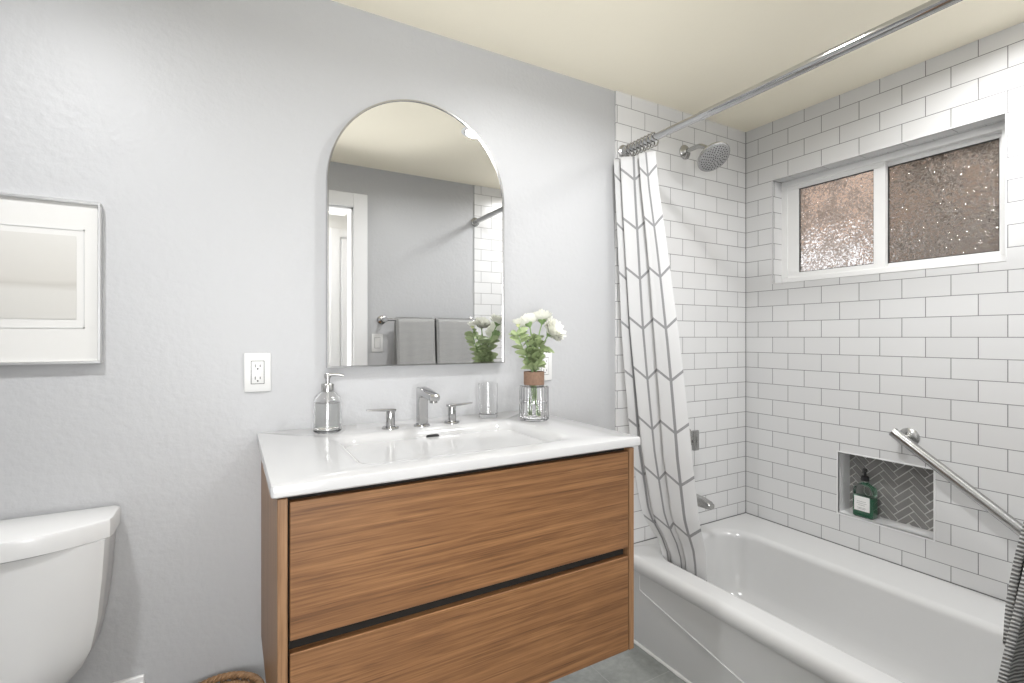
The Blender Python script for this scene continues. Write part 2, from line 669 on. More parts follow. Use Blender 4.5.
def herr_tile(cx, cz, ang):
    c, s = math.cos(ang), math.sin(ang)
    pts = []
    hl, hw = L_ / 2 - G_ / 2, W_ / 2 - G_ / 2
    poly = [(-hl, -hw), (hl, -hw), (hl, hw), (-hl, hw)]
    poly = [(cx + a * c - b * s, cz + a * s + b * c) for a, b in poly]
    # clip to the niche
    for (ax_, lim, sg) in ((0, ny0 + 0.002, 1), (0, ny1 - 0.002, -1), (1, nz0 + 0.002, 1), (1, nz1 - 0.002, -1)):
        out = []
        for i in range(len(poly)):
            p, r = poly[i], poly[(i + 1) % len(poly)]
            fp, fr = (p[ax_] - lim) * sg, (r[ax_] - lim) * sg
            if fp >= 0:
                out.append(p)
            if (fp >= 0) != (fr >= 0):
                t = fp / (fp - fr)
                out.append((p[0] + t * (r[0] - p[0]), p[1] + t * (r[1] - p[1])))
        poly = out
        if len(poly) < 3:
            return
    area2 = abs(sum(poly[i - 1][0] * poly[i][1] - poly[i][0] * poly[i - 1][1] for i in range(len(poly))))
    if area2 > 4e-5:
        prism(bm, poly, lambda u, v, d: (d, u, v), X_ + 0.006, X_)


cyN, czN = (ny0 + ny1) / 2, (nz0 + nz1) / 2
r45 = PI / 4
for i in range(-14, 15):
    for j in range(-5, 6):
        # classic herringbone on a square lattice (W_ x 3 W_ tiles), turned by 45 degrees
        for (px, py, an) in (((i + 3 * j * 2 * 0 + 0) * W_ + L_ / 2, (i) * W_ + W_ / 2 + j * 2 * L_, 0.0),
                             (i * W_ - W_ / 2 + 0.0, i * W_ + L_ / 2 + 0.0 + j * 2 * L_, PI / 2)):
            x = px * math.cos(r45) - py * math.sin(r45)
            z = px * math.sin(r45) + py * math.cos(r45)
            herr_tile(cyN + x, czN + z, an + r45)
struct('herringbone_tiles', bm, M['gtile'], wall_right)
bm = B()


def rect_trim(bm, y0, y1, z0, z1, w, x0, x1):
    box(bm, x0, x1, y0 - w, y1 + w, z1, z1 + w, 0.001, 1)
    box(bm, x0, x1, y0 - w, y1 + w, z0 - w, z0, 0.001, 1)
    box(bm, x0, x1, y0 - w, y0, z0, z1, 0.001, 1)
    box(bm, x0, x1, y1, y1 + w, z0, z1, 0.001, 1)


rect_trim(bm, ny0, ny1, nz0, nz1, 0.006, XR - 0.002, XR + 0.01)
struct('niche_trim', bm, M['white'], wall_right)
bm = B(); rect_trim(bm, WIN[0], WIN[1], WIN[2], WIN[3], 0.004, XR - 0.0015, XR + 0.006)
struct('window_trim', bm, M['white'], wall_right)
# dark joints where the tile turns the corner and meets the tub
bm = B(); box(bm, XR - 0.002, XR, -0.0105, -0.008, DECK, H); struct('corner_joint', bm, M['joint'])
# wall beyond the toilet
bm = B(); box(bm, XL - 0.1, XL, YH, 0.0, 0, H); struct('wall_left', bm, M['wall'])
# wall with the doorway
DO = (-0.25, 0.662, -1e-4, 2.09)
bm = B(); panel(bm, 'y', YF, YFO, [XL, DO[0], DO[1], XR], [0, DO[3], H], [(DO[0], DO[1], 0, DO[3])])
wall_front = struct('wall_front', bm, M['wall'])
bm = B(); box(bm, 1.494, XR, YF, YF + 0.008, 0, H)
struct('tile_surround', bm, M['tile'], wall_front)
bm = B()
for (ya, yb) in ((YF, YF + 0.018), (YFO - 0.018, YFO)):
    box(bm, DO[1], DO[1] + 0.086, ya, yb, 0, DO[3] + 0.088, 0.004)
    box(bm, DO[0] - 0.086, DO[0], ya, yb, 0, DO[3] + 0.088, 0.004)
    box(bm, DO[0], DO[1], ya, yb, DO[3], DO[3] + 0.088, 0.004)
for (xa, xb) in ((DO[1] - 0.012, DO[1]), (DO[0], DO[0] + 0.012)):
    box(bm, xa, xb, YFO, YF, 0, DO[3])
box(bm, DO[0], DO[1], YFO, YF, DO[3] - 0.012, DO[3])
trim_1 = struct('trim_1', bm, M['white'])
# hall beyond the doorway
bm = B(); box(bm, XL - 0.1, XR + 0.16, YH - 0.1, YH, 0, H); wall_hall = struct('wall_hall', bm, M['white'])
bm = B()
box(bm, 0.83, 1.59, YH, YH + 0.022, 0.01, 2.13, 0.003)
door_2 = struct('door_1', bm, M['white'])
bm = B()
for (za, zb) in ((0.2, 0.95), (1.1, 1.98)):
    box(bm, 0.95, 1.47, YH + 0.022, YH + 0.028, za, zb, 0.004)
struct('door_panel', bm, M['white'], door_2)
bm = B()
lathe(bm, [(0.0, 0), (0.028, 0), (0.028, 0.006), (0.012, 0.01), (0.011, 0.03), (0.026, 0.04), (0.026, 0.055), (0, 0.062)],
      (1.53, YH + 0.022, 0.98), (0, 1, 0), 20)
struct('door_handle', bm, M['nickel'], door_2, smooth=True)
bm = B()
box(bm, 1.605, 1.68, YH, YH + 0.018, 0, 2.22, 0.003)
box(bm, 0.74, 0.815, YH, YH + 0.018, 0, 2.22, 0.003)
box(bm, 0.815, 1.605, YH, YH + 0.018, 2.145, 2.22, 0.003)
struct('trim_2', bm, M['white'])

bm = B()
box(bm, -0.81, -0.76, YH, YH + 0.03, 0.25, 2.08, 0.003); box(bm, 0.15, 0.20, YH, YH + 0.03, 0.25, 2.08, 0.003)
box(bm, -0.76, 0.15, YH, YH + 0.03, 0.25, 0.30, 0.003); box(bm, -0.76, 0.15, YH, YH + 0.03, 2.03, 2.08, 0.003)
box(bm, -0.32, -0.29, YH, YH + 0.025, 0.30, 2.03, 0.002)
added_hall_window = struct('added_hall_window', bm, M['vinyl'])
bm = B(); box(bm, -0.76, 0.15, YH + 0.002, YH + 0.008, 0.30, 2.03)
struct('pane', bm, M['hallfill'], added_hall_window)  # glowing pane of the hall window added for fill

# window
bm = B()
xw0, xw1 = XR + 0.075, XR + 0.13
y0, y1, z0, z1 = WIN
F_ = 0.03
box(bm, xw0, xw1, y0, y1, z1 - F_, z1, 0.003); box(bm, xw0, xw1, y0, y1, z0, z0 + F_, 0.003)
box(bm, xw0, xw1, y0, y0 + F_, z0 + F_, z1 - F_); box(bm, xw0, xw1, y1 - F_, y1, z0 + F_, z1 - F_)
window = struct('window_1', bm, M['vinyl'])
ym = -0.588   # meeting stile


def sash(ya, yb, xa, xb, st_r, st_l, st_z, mat):
    """st_r: stile at ya (far right in view), st_l: stile at yb"""
    bm = B()
    za, zb = z0 + F_ - 0.004, z1 - F_ + 0.004
    a, b, c, d = ya + st_r, yb - st_l, za + st_z, zb - st_z
    box(bm, xa, xb, ya, yb, d, zb, 0.002); box(bm, xa, xb, ya, yb, za, c, 0.002)
    box(bm, xa, xb, ya, a, c, d); box(bm, xa, xb, b, yb, c, d)
    s = struct('sash', bm, M['vinyl'], window)
    bm = B()
    g = 0.003
    xm = (xa + xb) / 2
    for bx in ((a, b, d - g, d), (a, b, c, c + g), (a, a + g, c + g, d - g), (b - g, b, c + g, d - g)):
        box(bm, xm - 0.006, xm + 0.006, *bx)
    struct('gasket', bm, M['gasket'], s)
    bm = B(); box(bm, xm - 0.0025, xm + 0.0025, a, b, c, d)
    struct('pane', bm, mat, s)
    return a, b, c, d


sash(ym - 0.022, y1 - F_ + 0.004, xw0 + 0.004, xw0 + 0.026, 0.044, 0.058, 0.024, M['pane_l'])
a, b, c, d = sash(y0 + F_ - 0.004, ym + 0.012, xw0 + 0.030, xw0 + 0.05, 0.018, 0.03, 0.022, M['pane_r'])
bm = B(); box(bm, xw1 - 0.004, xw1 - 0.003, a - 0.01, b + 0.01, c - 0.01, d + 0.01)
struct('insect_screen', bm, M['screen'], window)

# what stands outside the window
bm = B(); box(bm, 4.4, 4.6, -4.5, 6.0, -0.3, 5.5)
nb = tag(obj('house_wall', bm, M['stucco'], smooth=False), 'tan stucco house wall beyond the obscured bathroom window', 'wall')
bm = B(); box(bm, 3.45, 3.6, -0.05, 5.0, -0.3, 1.93, 0.02)
tag(obj('garden_wall', bm, M['pale'], smooth=False), 'low white garden wall seen through the left window pane', 'garden wall')
bm = B(); box(bm, 3.85, 3.9, -3.5, -0.2, -0.3, 2.02, 0.005)
tag(obj('garden_fence', bm, M['fence'], smooth=False), 'weathered board fence seen dimly through the right window pane', 'fence')
bm = B(); box(bm, 2.6, 4.4, -4.5, 6.0, -0.4, -0.3)
struct('trim_3', bm, M['stucco'])

# ------------------------------------------------------------------ bathtub
tubt = thing('bathtub', 'white alcove bathtub with plain apron below the tiled window wall', 'bathtub', (1.9, -0.76, 0))
bm = B()
AX = 1.475


def tr(x0, x1, y0, y1, r, z):
    return [(x, y, z) for x, y in rrect(x0, x1, y0, y1, r, 8)]


TX1, TY0, TY1 = XR - 0.001, YF + 0.009, -0.009
ix0, ix1, iy0, iy1 = 1.573, 2.115, -1.39, -0.085
rings = [tr(AX, TX1, TY0, TY1, 0.004, 0.0), tr(AX, TX1, TY0, TY1, 0.004, 0.300),
         tr(AX - 0.012, TX1, TY0, TY1, 0.004, 0.308), tr(AX - 0.014, TX1, TY0, TY1, 0.004, 0.325)]
for k in range(1, 7):
    t = PI / 2 * k / 6
    rings.append(tr(AX - 0.014 + 0.032 * (1 - math.cos(t)), TX1, TY0, TY1, 0.004, 0.325 + 0.035 * math.sin(t)))
def inner(ins, z, r):
    return tr(ix0 + ins * 0.8, ix1 - ins, iy0 + ins * 1.2, iy1 - ins, r, z)
rings.append(inner(-0.022, DECK, 0.15))
for k in range(1, 7):
    t = PI / 2 * k / 6
    rings.append(inner(-0.022 + 0.03 * math.sin(t), DECK - 0.03 * (1 - math.cos(t)), 0.14))
for (ins, z) in ((0.02, 0.27), (0.035, 0.19), (0.05, 0.13), (0.07, 0.095), (0.10, 0.075), (0.14, 0.07)):
    rings.append(inner(ins, z, 0.12))
loft(bm, rings, True, True)
obj('tub_shell', bm, M['tub'], tubt, angle=50)
bm = B()
tube(bm, [(AX - 0.001, -0.132, 0.296), (AX - 0.001, -0.132, 0.235), (AX - 0.001, -0.145, 0.229), (AX - 0.001, -0.61, 0.137), (AX - 0.001, -1.25, 0.012)], 0.0035, 8)
obj('apron_ridge', bm, M['tub'], tubt)
bm = B()
pts = []
for k in range(60):
    y = -0.012 - k * 1.49 / 59
    pts.append((AX - 0.001, y, 0.002))
tube(bm, pts, [0.006 + 0.004 * random.random() for _ in pts], 8)
obj('caulk_bead', bm, M['caulk'], tubt)
bm = B(); box(bm, XR - 0.003, XR - 0.0008, YF + 0.01, -0.0105, DECK + 0.0003, DECK + 0.0032); obj('wall_joint', bm, M['joint'], tubt, smooth=False)
bm = B(); box(bm, 1.5, XR - 0.0032, -0.0112, -0.0088, DECK + 0.0003, DECK + 0.0032); obj('wall_joint', bm, M['joint'], tubt, smooth=False)
bm = B()
lathe(bm, [(0, 0.0), (0.032, 0.0), (0.032, 0.004), (0.025, 0.007), (0, 0.007)], (1.84, -0.36, 0.069), (0, 0, 1), 24)
obj('drain', bm, M['nickel'], tubt)

# ------------------------------------------------------------------ shower fittings
rodx, rodz = 1.5, 2.094
t = thing('curtain_rod', 'straight chrome shower curtain rod running under the ceiling', 'curtain rod', (rodx, -0.76, rodz))
bm = B(); tube(bm, [(rodx, -0.012, rodz), (rodx, -0.45, rodz)], 0.0145, 20); obj('inner_rod', bm, M['chrome'], t)
bm = B(); tube(bm, [(rodx, -0.42, rodz), (rodx, YF + 0.012, rodz)], 0.0165, 20); obj('outer_rod', bm, M['chrome'], t)
for (yy, s) in ((-0.008, -1), (YF + 0.008, 1)):
    bm = B()
    lathe(bm, [(0, 0), (0.031, 0), (0.031, 0.006), (0.022, 0.012), (0.019, 0.03), (0.015, 0.031)], (rodx, yy, rodz), (0, s, 0), 24)
    obj('flange', bm, M['nickel'], t)

# curtain: plan curve of folds, gathered against the wall, its foot tucked inside the tub
ZT, ZB = 2.046, 0.235
NF = 4.2


def lerp(a, b, t):
    return a + (b - a) * t


def key(tab, z):
    for (za, va), (zb, vb) in zip(tab, tab[1:]):
        if z >= zb:
            t = (za - z) / (za - zb)
            t = t * t * (3 - 2 * t) if False else t
            return lerp(va, vb, t)
    return tab[-1][1]


YL = [(2.1, -0.028), (1.3, -0.045), (0.8, -0.06), (0.5, -0.075), (0.36, -0.14), (0.2, -0.15)]
YR = [(2.1, -0.18), (1.9, -0.195), (1.65, -0.23), (1.28, -0.272), (0.85, -0.30), (0.36, -0.325), (0.2, -0.325)]
XC = [(2.1, 1.478), (1.3, 1.508), (0.8, 1.545), (0.55, 1.58), (0.42, 1.622), (0.2, 1.638)]
AM = [(2.1, 0.058), (1.2, 0.055), (0.8, 0.05), (0.5, 0.038), (0.36, 0.028), (0.2, 0.026)]


# folds in plan: (share of the way along the rod, sideways offset)
FOLD = [(0.0, -0.95), (0.09, -0.25), (0.17, 0.45), (0.19, 0.25), (0.185, -0.35), (0.21, -0.72), (0.34, -0.25), (0.48, 0.35), (0.57, 0.75),
        (0.605, 0.55), (0.595, 0.2), (0.62, -0.12), (0.70, -0.02), (0.82, 0.18), (0.92, 0.45), (1.0, 0.75)]


def catmull(P_, t):
    n = len(P_) - 1
    x = t * n
    i = min(int(x), n - 1)
    f = x - i
    p = [P_[max(i - 1, 0)], P_[i], P_[i + 1], P_[min(i + 2, n)]]
    return tuple(0.5 * (2 * p[1][k] + (p[2][k] - p[0][k]) * f + (2 * p[0][k] - 5 * p[1][k] + 4 * p[2][k] - p[3][k]) * f * f
                        + (3 * p[1][k] - p[0][k] - 3 * p[2][k] + p[3][k]) * f ** 3) for k in range(2))


def curt(s, q):
    z = lerp(ZT, ZB, q)
    w, b = catmull(FOLD, s)
    y = lerp(key(YL, z), key(YR, z), w) + 0.004 * math.sin(9 * s + 3 * z)
    x = key(XC, z) + key(AM, z) * b * (1 + 0.12 * math.sin(7 * s + 2.1 * z)) + 0.006 * math.sin(5 * s + 2.3 * z)
    if z < 0.42:
        x = max(x, 1.602)
    return Vector((x, y, z))


NU, NV = 150, 70
arc = [0.0]
for i in range(NU):
    arc.append(arc[-1] + (curt((i + 1) / NU, 0.35) - curt(i / NU, 0.35)).length)
print('curtain cloth width', arc[-1])
bm = B()
U_OFF = 0.082 * 11 - arc[int(NU * 0.87)]
grid(bm, NU, NV, curt, lambda a, b: (arc[int(round(a * NU))] + U_OFF, lerp(ZT, ZB, b) - 0.026))
cur = obj('shower_curtain', bm, M['curtain'], None, angle=180, normals=False, at=(1.5, -0.12, ZB))
sm = cur.modifiers.new('thickness', 'SOLIDIFY'); sm.thickness = 0.0012
tag(cur, 'white shower curtain with grey chevron lines bunched at the tiled corner', 'shower curtain')

# rings
ordn = ['nearest the tiled wall', 'second from the tiled wall', 'third from the tiled wall', 'fourth from the tiled wall',
        'fifth from the tiled wall', 'sixth from the tiled wall', 'seventh from the tiled wall', 'outermost from the tiled wall']
ring0 = None
for k in range(8):
    y = -0.046 - k * 0.0205
    if ring0 is None:
        ring0 = thing('curtain_ring', 'chrome curtain ring on the rod, ' + ordn[0], 'curtain ring', (rodx, y, rodz), 'curtain rings on the shower rod')
        bm = B()
        tube(bm, [(rodx + 0.0235 * math.cos(2 * PI * i / 28), y, rodz - 0.006 + 0.0265 * math.sin(2 * PI * i / 28)) for i in range(28)],
             0.0028, 8, closed=True)
        obj('hoop', bm, M['nickel'], ring0)
        bm = B()
        for i in range(5):
            a = PI * (0.2 + 0.15 * i)
            bmesh.ops.create_icosphere(bm, subdivisions=1, radius=0.0045,
                                       matrix=Matrix.Translation((rodx + 0.0225 * math.cos(a), y, rodz - 0.004 + 0.0255 * math.sin(a))))
        obj('roller_beads', bm, M['chrome'], ring0)
    else:
        dup(ring0, (rodx, y, rodz), 'chrome curtain ring on the rod, ' + ordn[k])

# shower head
sx, sz = 1.885, 2.165
t = thing('rain_shower', 'round brushed nickel rain shower head on a bent wall arm', 'shower head', (sx, -0.008, sz))
bm = B(); lathe(bm, [(0, 0), (0.034, 0), (0.034, 0.006), (0.026, 0.014), (0.012, 0.02)], (sx, -0.008, sz), (0, -1, 0), 28); obj('flange', bm, M['nickel'], t)
hc = Vector((1.878, -0.178, 2.088))
nrm = Vector((-0.12, -0.60, -0.79)).normalized()
j = hc - nrm * 0.055
bm = B()
p0, p1 = Vector((sx, -0.012, sz)), Vector((sx, -0.075, sz + 0.004))
pts = [p0, lerp(p0, p1, 0.5), p1]
for i in range(1, 7):
    q_ = i / 6
    c_ = Vector((sx - 0.002, -0.118, sz + 0.002))
    pts.append((1 - q_) ** 2 * p1 + 2 * q_ * (1 - q_) * c_ + q_ * q_ * j)
tube(bm, pts, 0.0105, 14); obj('arm', bm, M['nickel'], t)
bm = B()
lathe(bm, [(0.012, -0.058), (0.016, -0.05), (0.015, -0.036), (0.022, -0.028), (0.045, -0.018), (0.069, -0.010), (0.074, -0.004), (0.074, 0.003), (0.070, 0.006)],
      hc, nrm, 40)
hd = obj('head', bm, M['nickel'], t)
bm = B()
lathe(bm, [(0.070, 0.0055), (0.064, 0.008), (0, 0.008)], hc, nrm, 40)
obj('spray_face', bm, M['dnickel'], hd)
bm = B()
aa, bb, _ = frame_of(nrm)
for rr, cnt in ((0.058, 26), (0.048, 22), (0.038, 17), (0.028, 12), (0.017, 8), (0.007, 4)):
    for i in range(cnt):
        an = 2 * PI * i / cnt
        c_ = hc + (aa * math.cos(an) + bb * math.sin(an)) * rr + nrm * 0.008
        bmesh.ops.create_icosphere(bm, subdivisions=1, radius=0.0030, matrix=Matrix.Translation(c_))
obj('nozzles', bm, M['slot'], hd)
# valve
vx, vz = 1.905, 0.795
t = thing('shower_valve', 'brushed nickel shower valve lever half behind the curtain', 'shower valve', (vx, -0.008, vz))
bm = B(); lathe(bm, [(0, 0), (0.055, 0), (0.055, 0.004), (0.05, 0.008), (0.02, 0.009)], (vx - 0.018, -0.008, vz), (0, -1, 0), 36); obj('escutcheon', bm, M['nickel'], t)
bm = B(); lathe(bm, [(0.019, 0.0), (0.019, 0.045), (0.016, 0.052), (0, 0.052)], (vx - 0.018, -0.015, vz), (0, -1, 0), 20)
obj('valve_body', bm, M['nickel'], t)
bm = B(); box(bm, vx - 0.031, vx + 0.006, -0.075, -0.058, vz - 0.045, vz + 0.05, 0.005); obj('lever', bm, M['nickel'], t)
# tub spout
px_, pz_ = 1.905, 0.515
t = thing('tub_spout', 'brushed nickel bathtub spout low on the tiled wall', 'tub spout', (px_, -0.008, pz_))
bm = B()
rings = []
for (y, w, zt, zb) in ((-0.008, 0.024, 0.024, -0.024), (-0.05, 0.024, 0.024, -0.023), (-0.10, 0.023, 0.020, -0.022), (-0.135, 0.021, 0.012, -0.022), (-0.148, 0.018, 0.004, -0.019)):
    rings.append([(px_ + a, y, pz_ + b) for a, b in rrect(-w, w, zb, zt, min(0.012, (zt - zb) / 2.2, w / 1.2), 4)])
loft(bm, rings)
obj('spout_body', bm, M['nickel'], t, angle=50)
bm = B(); lathe(bm, [(0.0, 0), (0.031, 0), (0.031, 0.004), (0.027, 0.006), (0, 0.006)], (px_, -0.008, pz_), (0, -1, 0), 28); obj('collar', bm, M['nickel'], t)
# grab bar
p0 = Vector((2.285, -0.697, 0.906)); p1 = Vector((2.285, -1.197, 0.540))
t = thing('grab_bar', 'slanted brushed steel grab bar on the tiled window wall', 'grab bar', (XR, -0.94, 0.735))
bm = B()
tube(bm, [p0, p1], 0.019, 24)
obj('bar', bm, M['nickel'], t)
for q_ in (0.06, 0.94):
    c_ = lerp(p0, p1, q_)
    bm = B()
    lathe(bm, [(0, 0), (0.036, 0), (0.036, 0.005), (0.030, 0.010), (0.0125, 0.012), (0.0115, 0.058)], (XR, c_.y, c_.z), (-1, 0, 0), 28)
    obj('flange', bm, M['nickel'], t)

# ------------------------------------------------------------------ vanity
CX0, CX1, CYF = 0.078, 1.006, -0.595
CZ0, CZ1 = 0.388, 0.965
t = thing('vanity_cabinet', 'wall hung oak vanity cabinet with two handleless drawers', 'cabinet', (0.54, -0.3, CZ0))
bm = B(); box(bm, CX0 + 0.0187, CX1 - 0.0187, CYF + 0.041, -0.001, CZ0 + 0.01, 0.865); box(bm, CX0 + 0.0187, CX1 - 0.0187, CYF + 0.022, CYF + 0.0405, 0.71, 0.971); obj('carcass', bm, M['black'], t, smooth=False)
for (xa, xb) in ((CX0, CX0 + 0.0185), (CX1 - 0.0185, CX1)):
    bm = B(); box(bm, xa, xb, CYF, -0.001, CZ0, CZ1, 0.0012, 1); obj('side_panel', bm, M['woodz'], t, smooth=False)
DX0, DX1 = CX0 + 0.0225, CX1 - 0.0225
bm = B(); box(bm, DX0, DX1, CYF, CYF + 0.02, 0.683, 0.9565, 0.001, 1); d1 = obj('drawer', bm, M['woodx'], t, smooth=False)
bm = B(); box(bm, DX0, DX1, CYF, CYF + 0.02, CZ0 + 0.002, 0.657, 0.001, 1); d2 = obj('drawer', bm, M['woodx'], t, smooth=False)
bm = B(); box(bm, DX0, DX1, CYF + 0.021, CYF + 0.04, 0.640, 0.70); obj('finger_groove', bm, M['black'], t, smooth=False)  # groove back painted black in place of its shade

# basin top
KX0, KX1, KY0, KY1 = 0.066, 1.018, -0.612, -0.001
KZ0, KZ1 = 0.972, 0.997
t = thing('vanity_sink_top', 'white ceramic vanity top with integrated rectangular basin on the oak cabinet', 'sink', (0.54, -0.3, KZ0))
bm = B()


def kr(x0, x1, y0, y1, r, z):
    return [(x, y, z) for x, y in rrect(x0, x1, y0, y1, r, 6)]


bx0, bx1, by0, by1 = 0.262, 0.822, -0.515, -0.185
rings = [kr(KX0 + 0.003, KX1 - 0.003, KY0 + 0.003, KY1, 0.006, KZ0), kr(KX0, KX1, KY0, KY1, 0.006, KZ0 + 0.003),
         kr(KX0, KX1, KY0, KY1, 0.006, KZ1 - 0.004), kr(KX0 + 0.0012, KX1 - 0.0012, KY0 + 0.0012, KY1, 0.006, KZ1 - 0.0012),
         kr(KX0 + 0.004, KX1 - 0.004, KY0 + 0.004, KY1, 0.006, KZ1)]


def bi(ins, z, r, fy=0.0):
    return kr(bx0 + ins, bx1 - ins, by0 + ins, by1 - ins * 0.7, r, z)


rings += [bi(-0.030, KZ1, 0.05), bi(-0.018, KZ1 - 0.0012, 0.05), bi(-0.006, KZ1 - 0.005, 0.05), bi(0.004, KZ1 - 0.012, 0.05), bi(0.012, KZ1 - 0.022, 0.05), bi(0.022, KZ1 - 0.045, 0.05),
          bi(0.032, KZ1 - 0.08, 0.05), bi(0.05, KZ1 - 0.10, 0.045), bi(0.09, KZ1 - 0.112, 0.04)]
loft(bm, rings, True, True)
obj('basin_slab', bm, M['sinkc'], t, angle=40)
oc = Vector((0.545, by1 - 0.0105, KZ1 - 0.026))
bm = B()
prism(bm, rrect(-0.021, 0.021, -0.008, 0.008, 0.0075, 5), lambda u, v, d: (oc.x + u, oc.y + d - v * 0.25, oc.z + v), 0.004, -0.0045)
prism(bm, rrect(-0.021, 0.021, -0.008, 0.008, 0.0075, 5), lambda u, v, d: (oc.x + u * 0.8, oc.y + d - v * 0.2, oc.z + v * 0.7), 0.002, -0.0055)
obj('overflow_slot', bm, M['slot'], t)
bm = B(); lathe(bm, [(0, 0), (0.032, 0), (0.032, 0.004), (0.02, 0.008), (0, 0.009)], (0.545, -0.33, KZ1 - 0.113), (0, 0, 1), 28); obj('drain', bm, M['chrome'], t)

# faucet
t = thing('faucet', 'polished chrome widespread faucet, spout and two lever handles behind the basin', 'faucet', (0.535, -0.135, KZ1))
fx, fy = 0.532, -0.135
bm = B()
prof = [(0.155, 0.0)]
# side profile in (y, z): column with forward arm
out = [(0.015, 0.0), (-0.017, 0.0), (-0.017, 0.083), (-0.022, 0.094), (-0.032, 0.099), (-0.105, 0.093), (-0.118, 0.092), (-0.120, 0.106),
       (-0.115, 0.112), (-0.03, 0.124), (0.004, 0.125), (0.012, 0.121), (0.015, 0.113)]
prism(bm, out, lambda u, v, d: (fx + d, fy + u, KZ1 + v), -0.0155, 0.0155)
bmesh.ops.recalc_face_normals(bm, faces=bm.faces)
es = [e for e in bm.edges if len(e.link_faces) == 2 and e.calc_face_angle(0) > 0.9]
bmesh.ops.bevel(bm, geom=es, offset=0.004, segments=3, profile=0.5, affect='EDGES')
sp_ = obj('spout', bm, M['chrome'], t, angle=30)
bm = B(); lathe(bm, [(0, 0), (0.026, 0), (0.026, 0.004), (0.023, 0.0065), (0, 0.0065)], (fx, fy, KZ1), (0, 0, 1), 28); obj('spout_base', bm, M['chrome'], sp_)
bm = B(); lathe(bm, [(0.0, 0), (0.012, 0), (0.012, 0.009), (0.0, 0.009)], (fx, fy - 0.104, KZ1 + 0.086), (0, 0, 1), 20); obj('aerator', bm, M['chrome'], sp_)
for (hx, s) in ((0.432, -1), (0.638, 1)):
    hy = -0.128
    bm = B(); lathe(bm, [(0.0145, 0.004), (0.0135, 0.03), (0.0135, 0.052), (0.012, 0.056), (0, 0.0565)], (hx, hy, KZ1), (0, 0, 1), 24)
    hnd = obj('handle', bm, M['chrome'], t)
    bm = B(); lathe(bm, [(0, 0), (0.026, 0), (0.026, 0.004), (0.023, 0.0065), (0, 0.0065)], (hx, hy, KZ1), (0, 0, 1), 28); obj('handle_base', bm, M['chrome'], hnd)
    bm = B()
    xa, xb = sorted((hx - s * 0.0145, hx + s * 0.088))
    rg = []
    for (x, w, za, zb) in ((hx - s * 0.0145, 0.0125, 0.053, 0.061), (hx + s * 0.02, 0.0125, 0.055, 0.0625), (hx + s * 0.073, 0.0085, 0.0595, 0.0635)):
        rg.append([(x, hy + a, KZ1 + b) for a, b in rrect(-w, w, za, zb, 0.0018, 3)])
    loft(bm, rg)
    obj('lever', bm, M['chrome'], hnd, angle=40)

# soap dispenser
ox, oy = 0.252, -0.090
t = thing('soap_dispenser', 'clear glass soap dispenser with chrome pump at the left of the basin', 'soap dispenser', (ox, oy, KZ1))
O = (ox, oy, KZ1)
bm = B(); lathe(bm, [(0, 0.001), (0.036, 0.001), (0.040, 0.005), (0.040, 0.092), (0.036, 0.105), (0.024, 0.118), (0.0165, 0.123), (0.0165, 0.128),
                     (0.0140, 0.128), (0.0140, 0.123), (0.022, 0.115), (0.0335, 0.102), (0.0365, 0.091), (0.0365, 0.009), (0.033, 0.007), (0, 0.007)], O, (0, 0, 1), 36)
obj('bottle', bm, M['glass'], t)
bm = B(); lathe(bm, [(0, 0.0075), (0.033, 0.0075), (0.0362, 0.010), (0.0362, 0.088), (0, 0.088)], O, (0, 0, 1), 36); obj('liquid_soap', bm, M['soap'], t)
bm = B(); lathe(bm, [(0, 0.122), (0.0185, 0.122), (0.0185, 0.142), (0.0165, 0.145), (0.007, 0.146), (0.0065, 0.160), (0.0095, 0.161), (0.0095, 0.172), (0.007, 0.176), (0, 0.176)], O, (0, 0, 1), 28)
pmp = obj('pump', bm, M['nickel'], t)
bm = B(); tube(bm, [(ox - 0.004, oy, KZ1 + 0.171), (ox + 0.028, oy - 0.01, KZ1 + 0.172), (ox + 0.043, oy - 0.014, KZ1 + 0.168)], [0.0055, 0.0045, 0.0035], 12); obj('nozzle', bm, M['nickel'], pmp)
bm = B(); tube(bm, [(ox, oy, KZ1 + 0.0885), (ox, oy, KZ1 + 0.122)], 0.004, 10); obj('dip_tube', bm, M['plastic'], pmp)

# tumbler
ox, oy = 0.795, -0.085
bm = B(); lathe(bm, [(0, 0.001), (0.030, 0.001), (0.033, 0.006), (0.0345, 0.12), (0.0330, 0.12), (0.0315, 0.016), (0.028, 0.013), (0, 0.012)], (ox, oy, KZ1), (0, 0, 1), 36)
tag(obj('glass_tumbler', bm, M['glass'], None, at=(ox, oy, KZ1)), 'empty clear glass tumbler with thick base left of the flower vase', 'glass')

# vase and flowers
vx, vy = 0.906, -0.215
t = thing('flower_vase', 'ribbed clear glass vase with brown cork collar holding the flowers', 'vase', (vx, vy, KZ1))
O = (vx, vy, KZ1)
bm = B(); lathe(bm, [(0, 0.001), (0.046, 0.001), (0.0495, 0.005), (0.0495, 0.112), (0.047, 0.118), (0.034, 0.1185), (0.0315, 0.122), (0.0315, 0.162),
                     (0.0285, 0.162), (0.0285, 0.120), (0.032, 0.1155), (0.045, 0.115), (0.0465, 0.110), (0.0465, 0.010), (0.043, 0.008), (0, 0.008)], O, (0, 0, 1), 144, 24, 0.028)
obj('body', bm, M['glass'], t)
bm = B(); lathe(bm, [(0.0325, 0.121), (0.0355, 0.122), (0.0355, 0.166), (0.0325, 0.167), (0.0325, 0.121)], O, (0, 0, 1), 36); obj('collar', bm, M['cork'], t)
bm = B(); lathe(bm, [(0, 0.0085), (0.0425, 0.0085), (0.0445, 0.011), (0.0445, 0.06), (0, 0.06)], O, (0, 0, 1), 36); obj('water', bm, M['glass'], t)


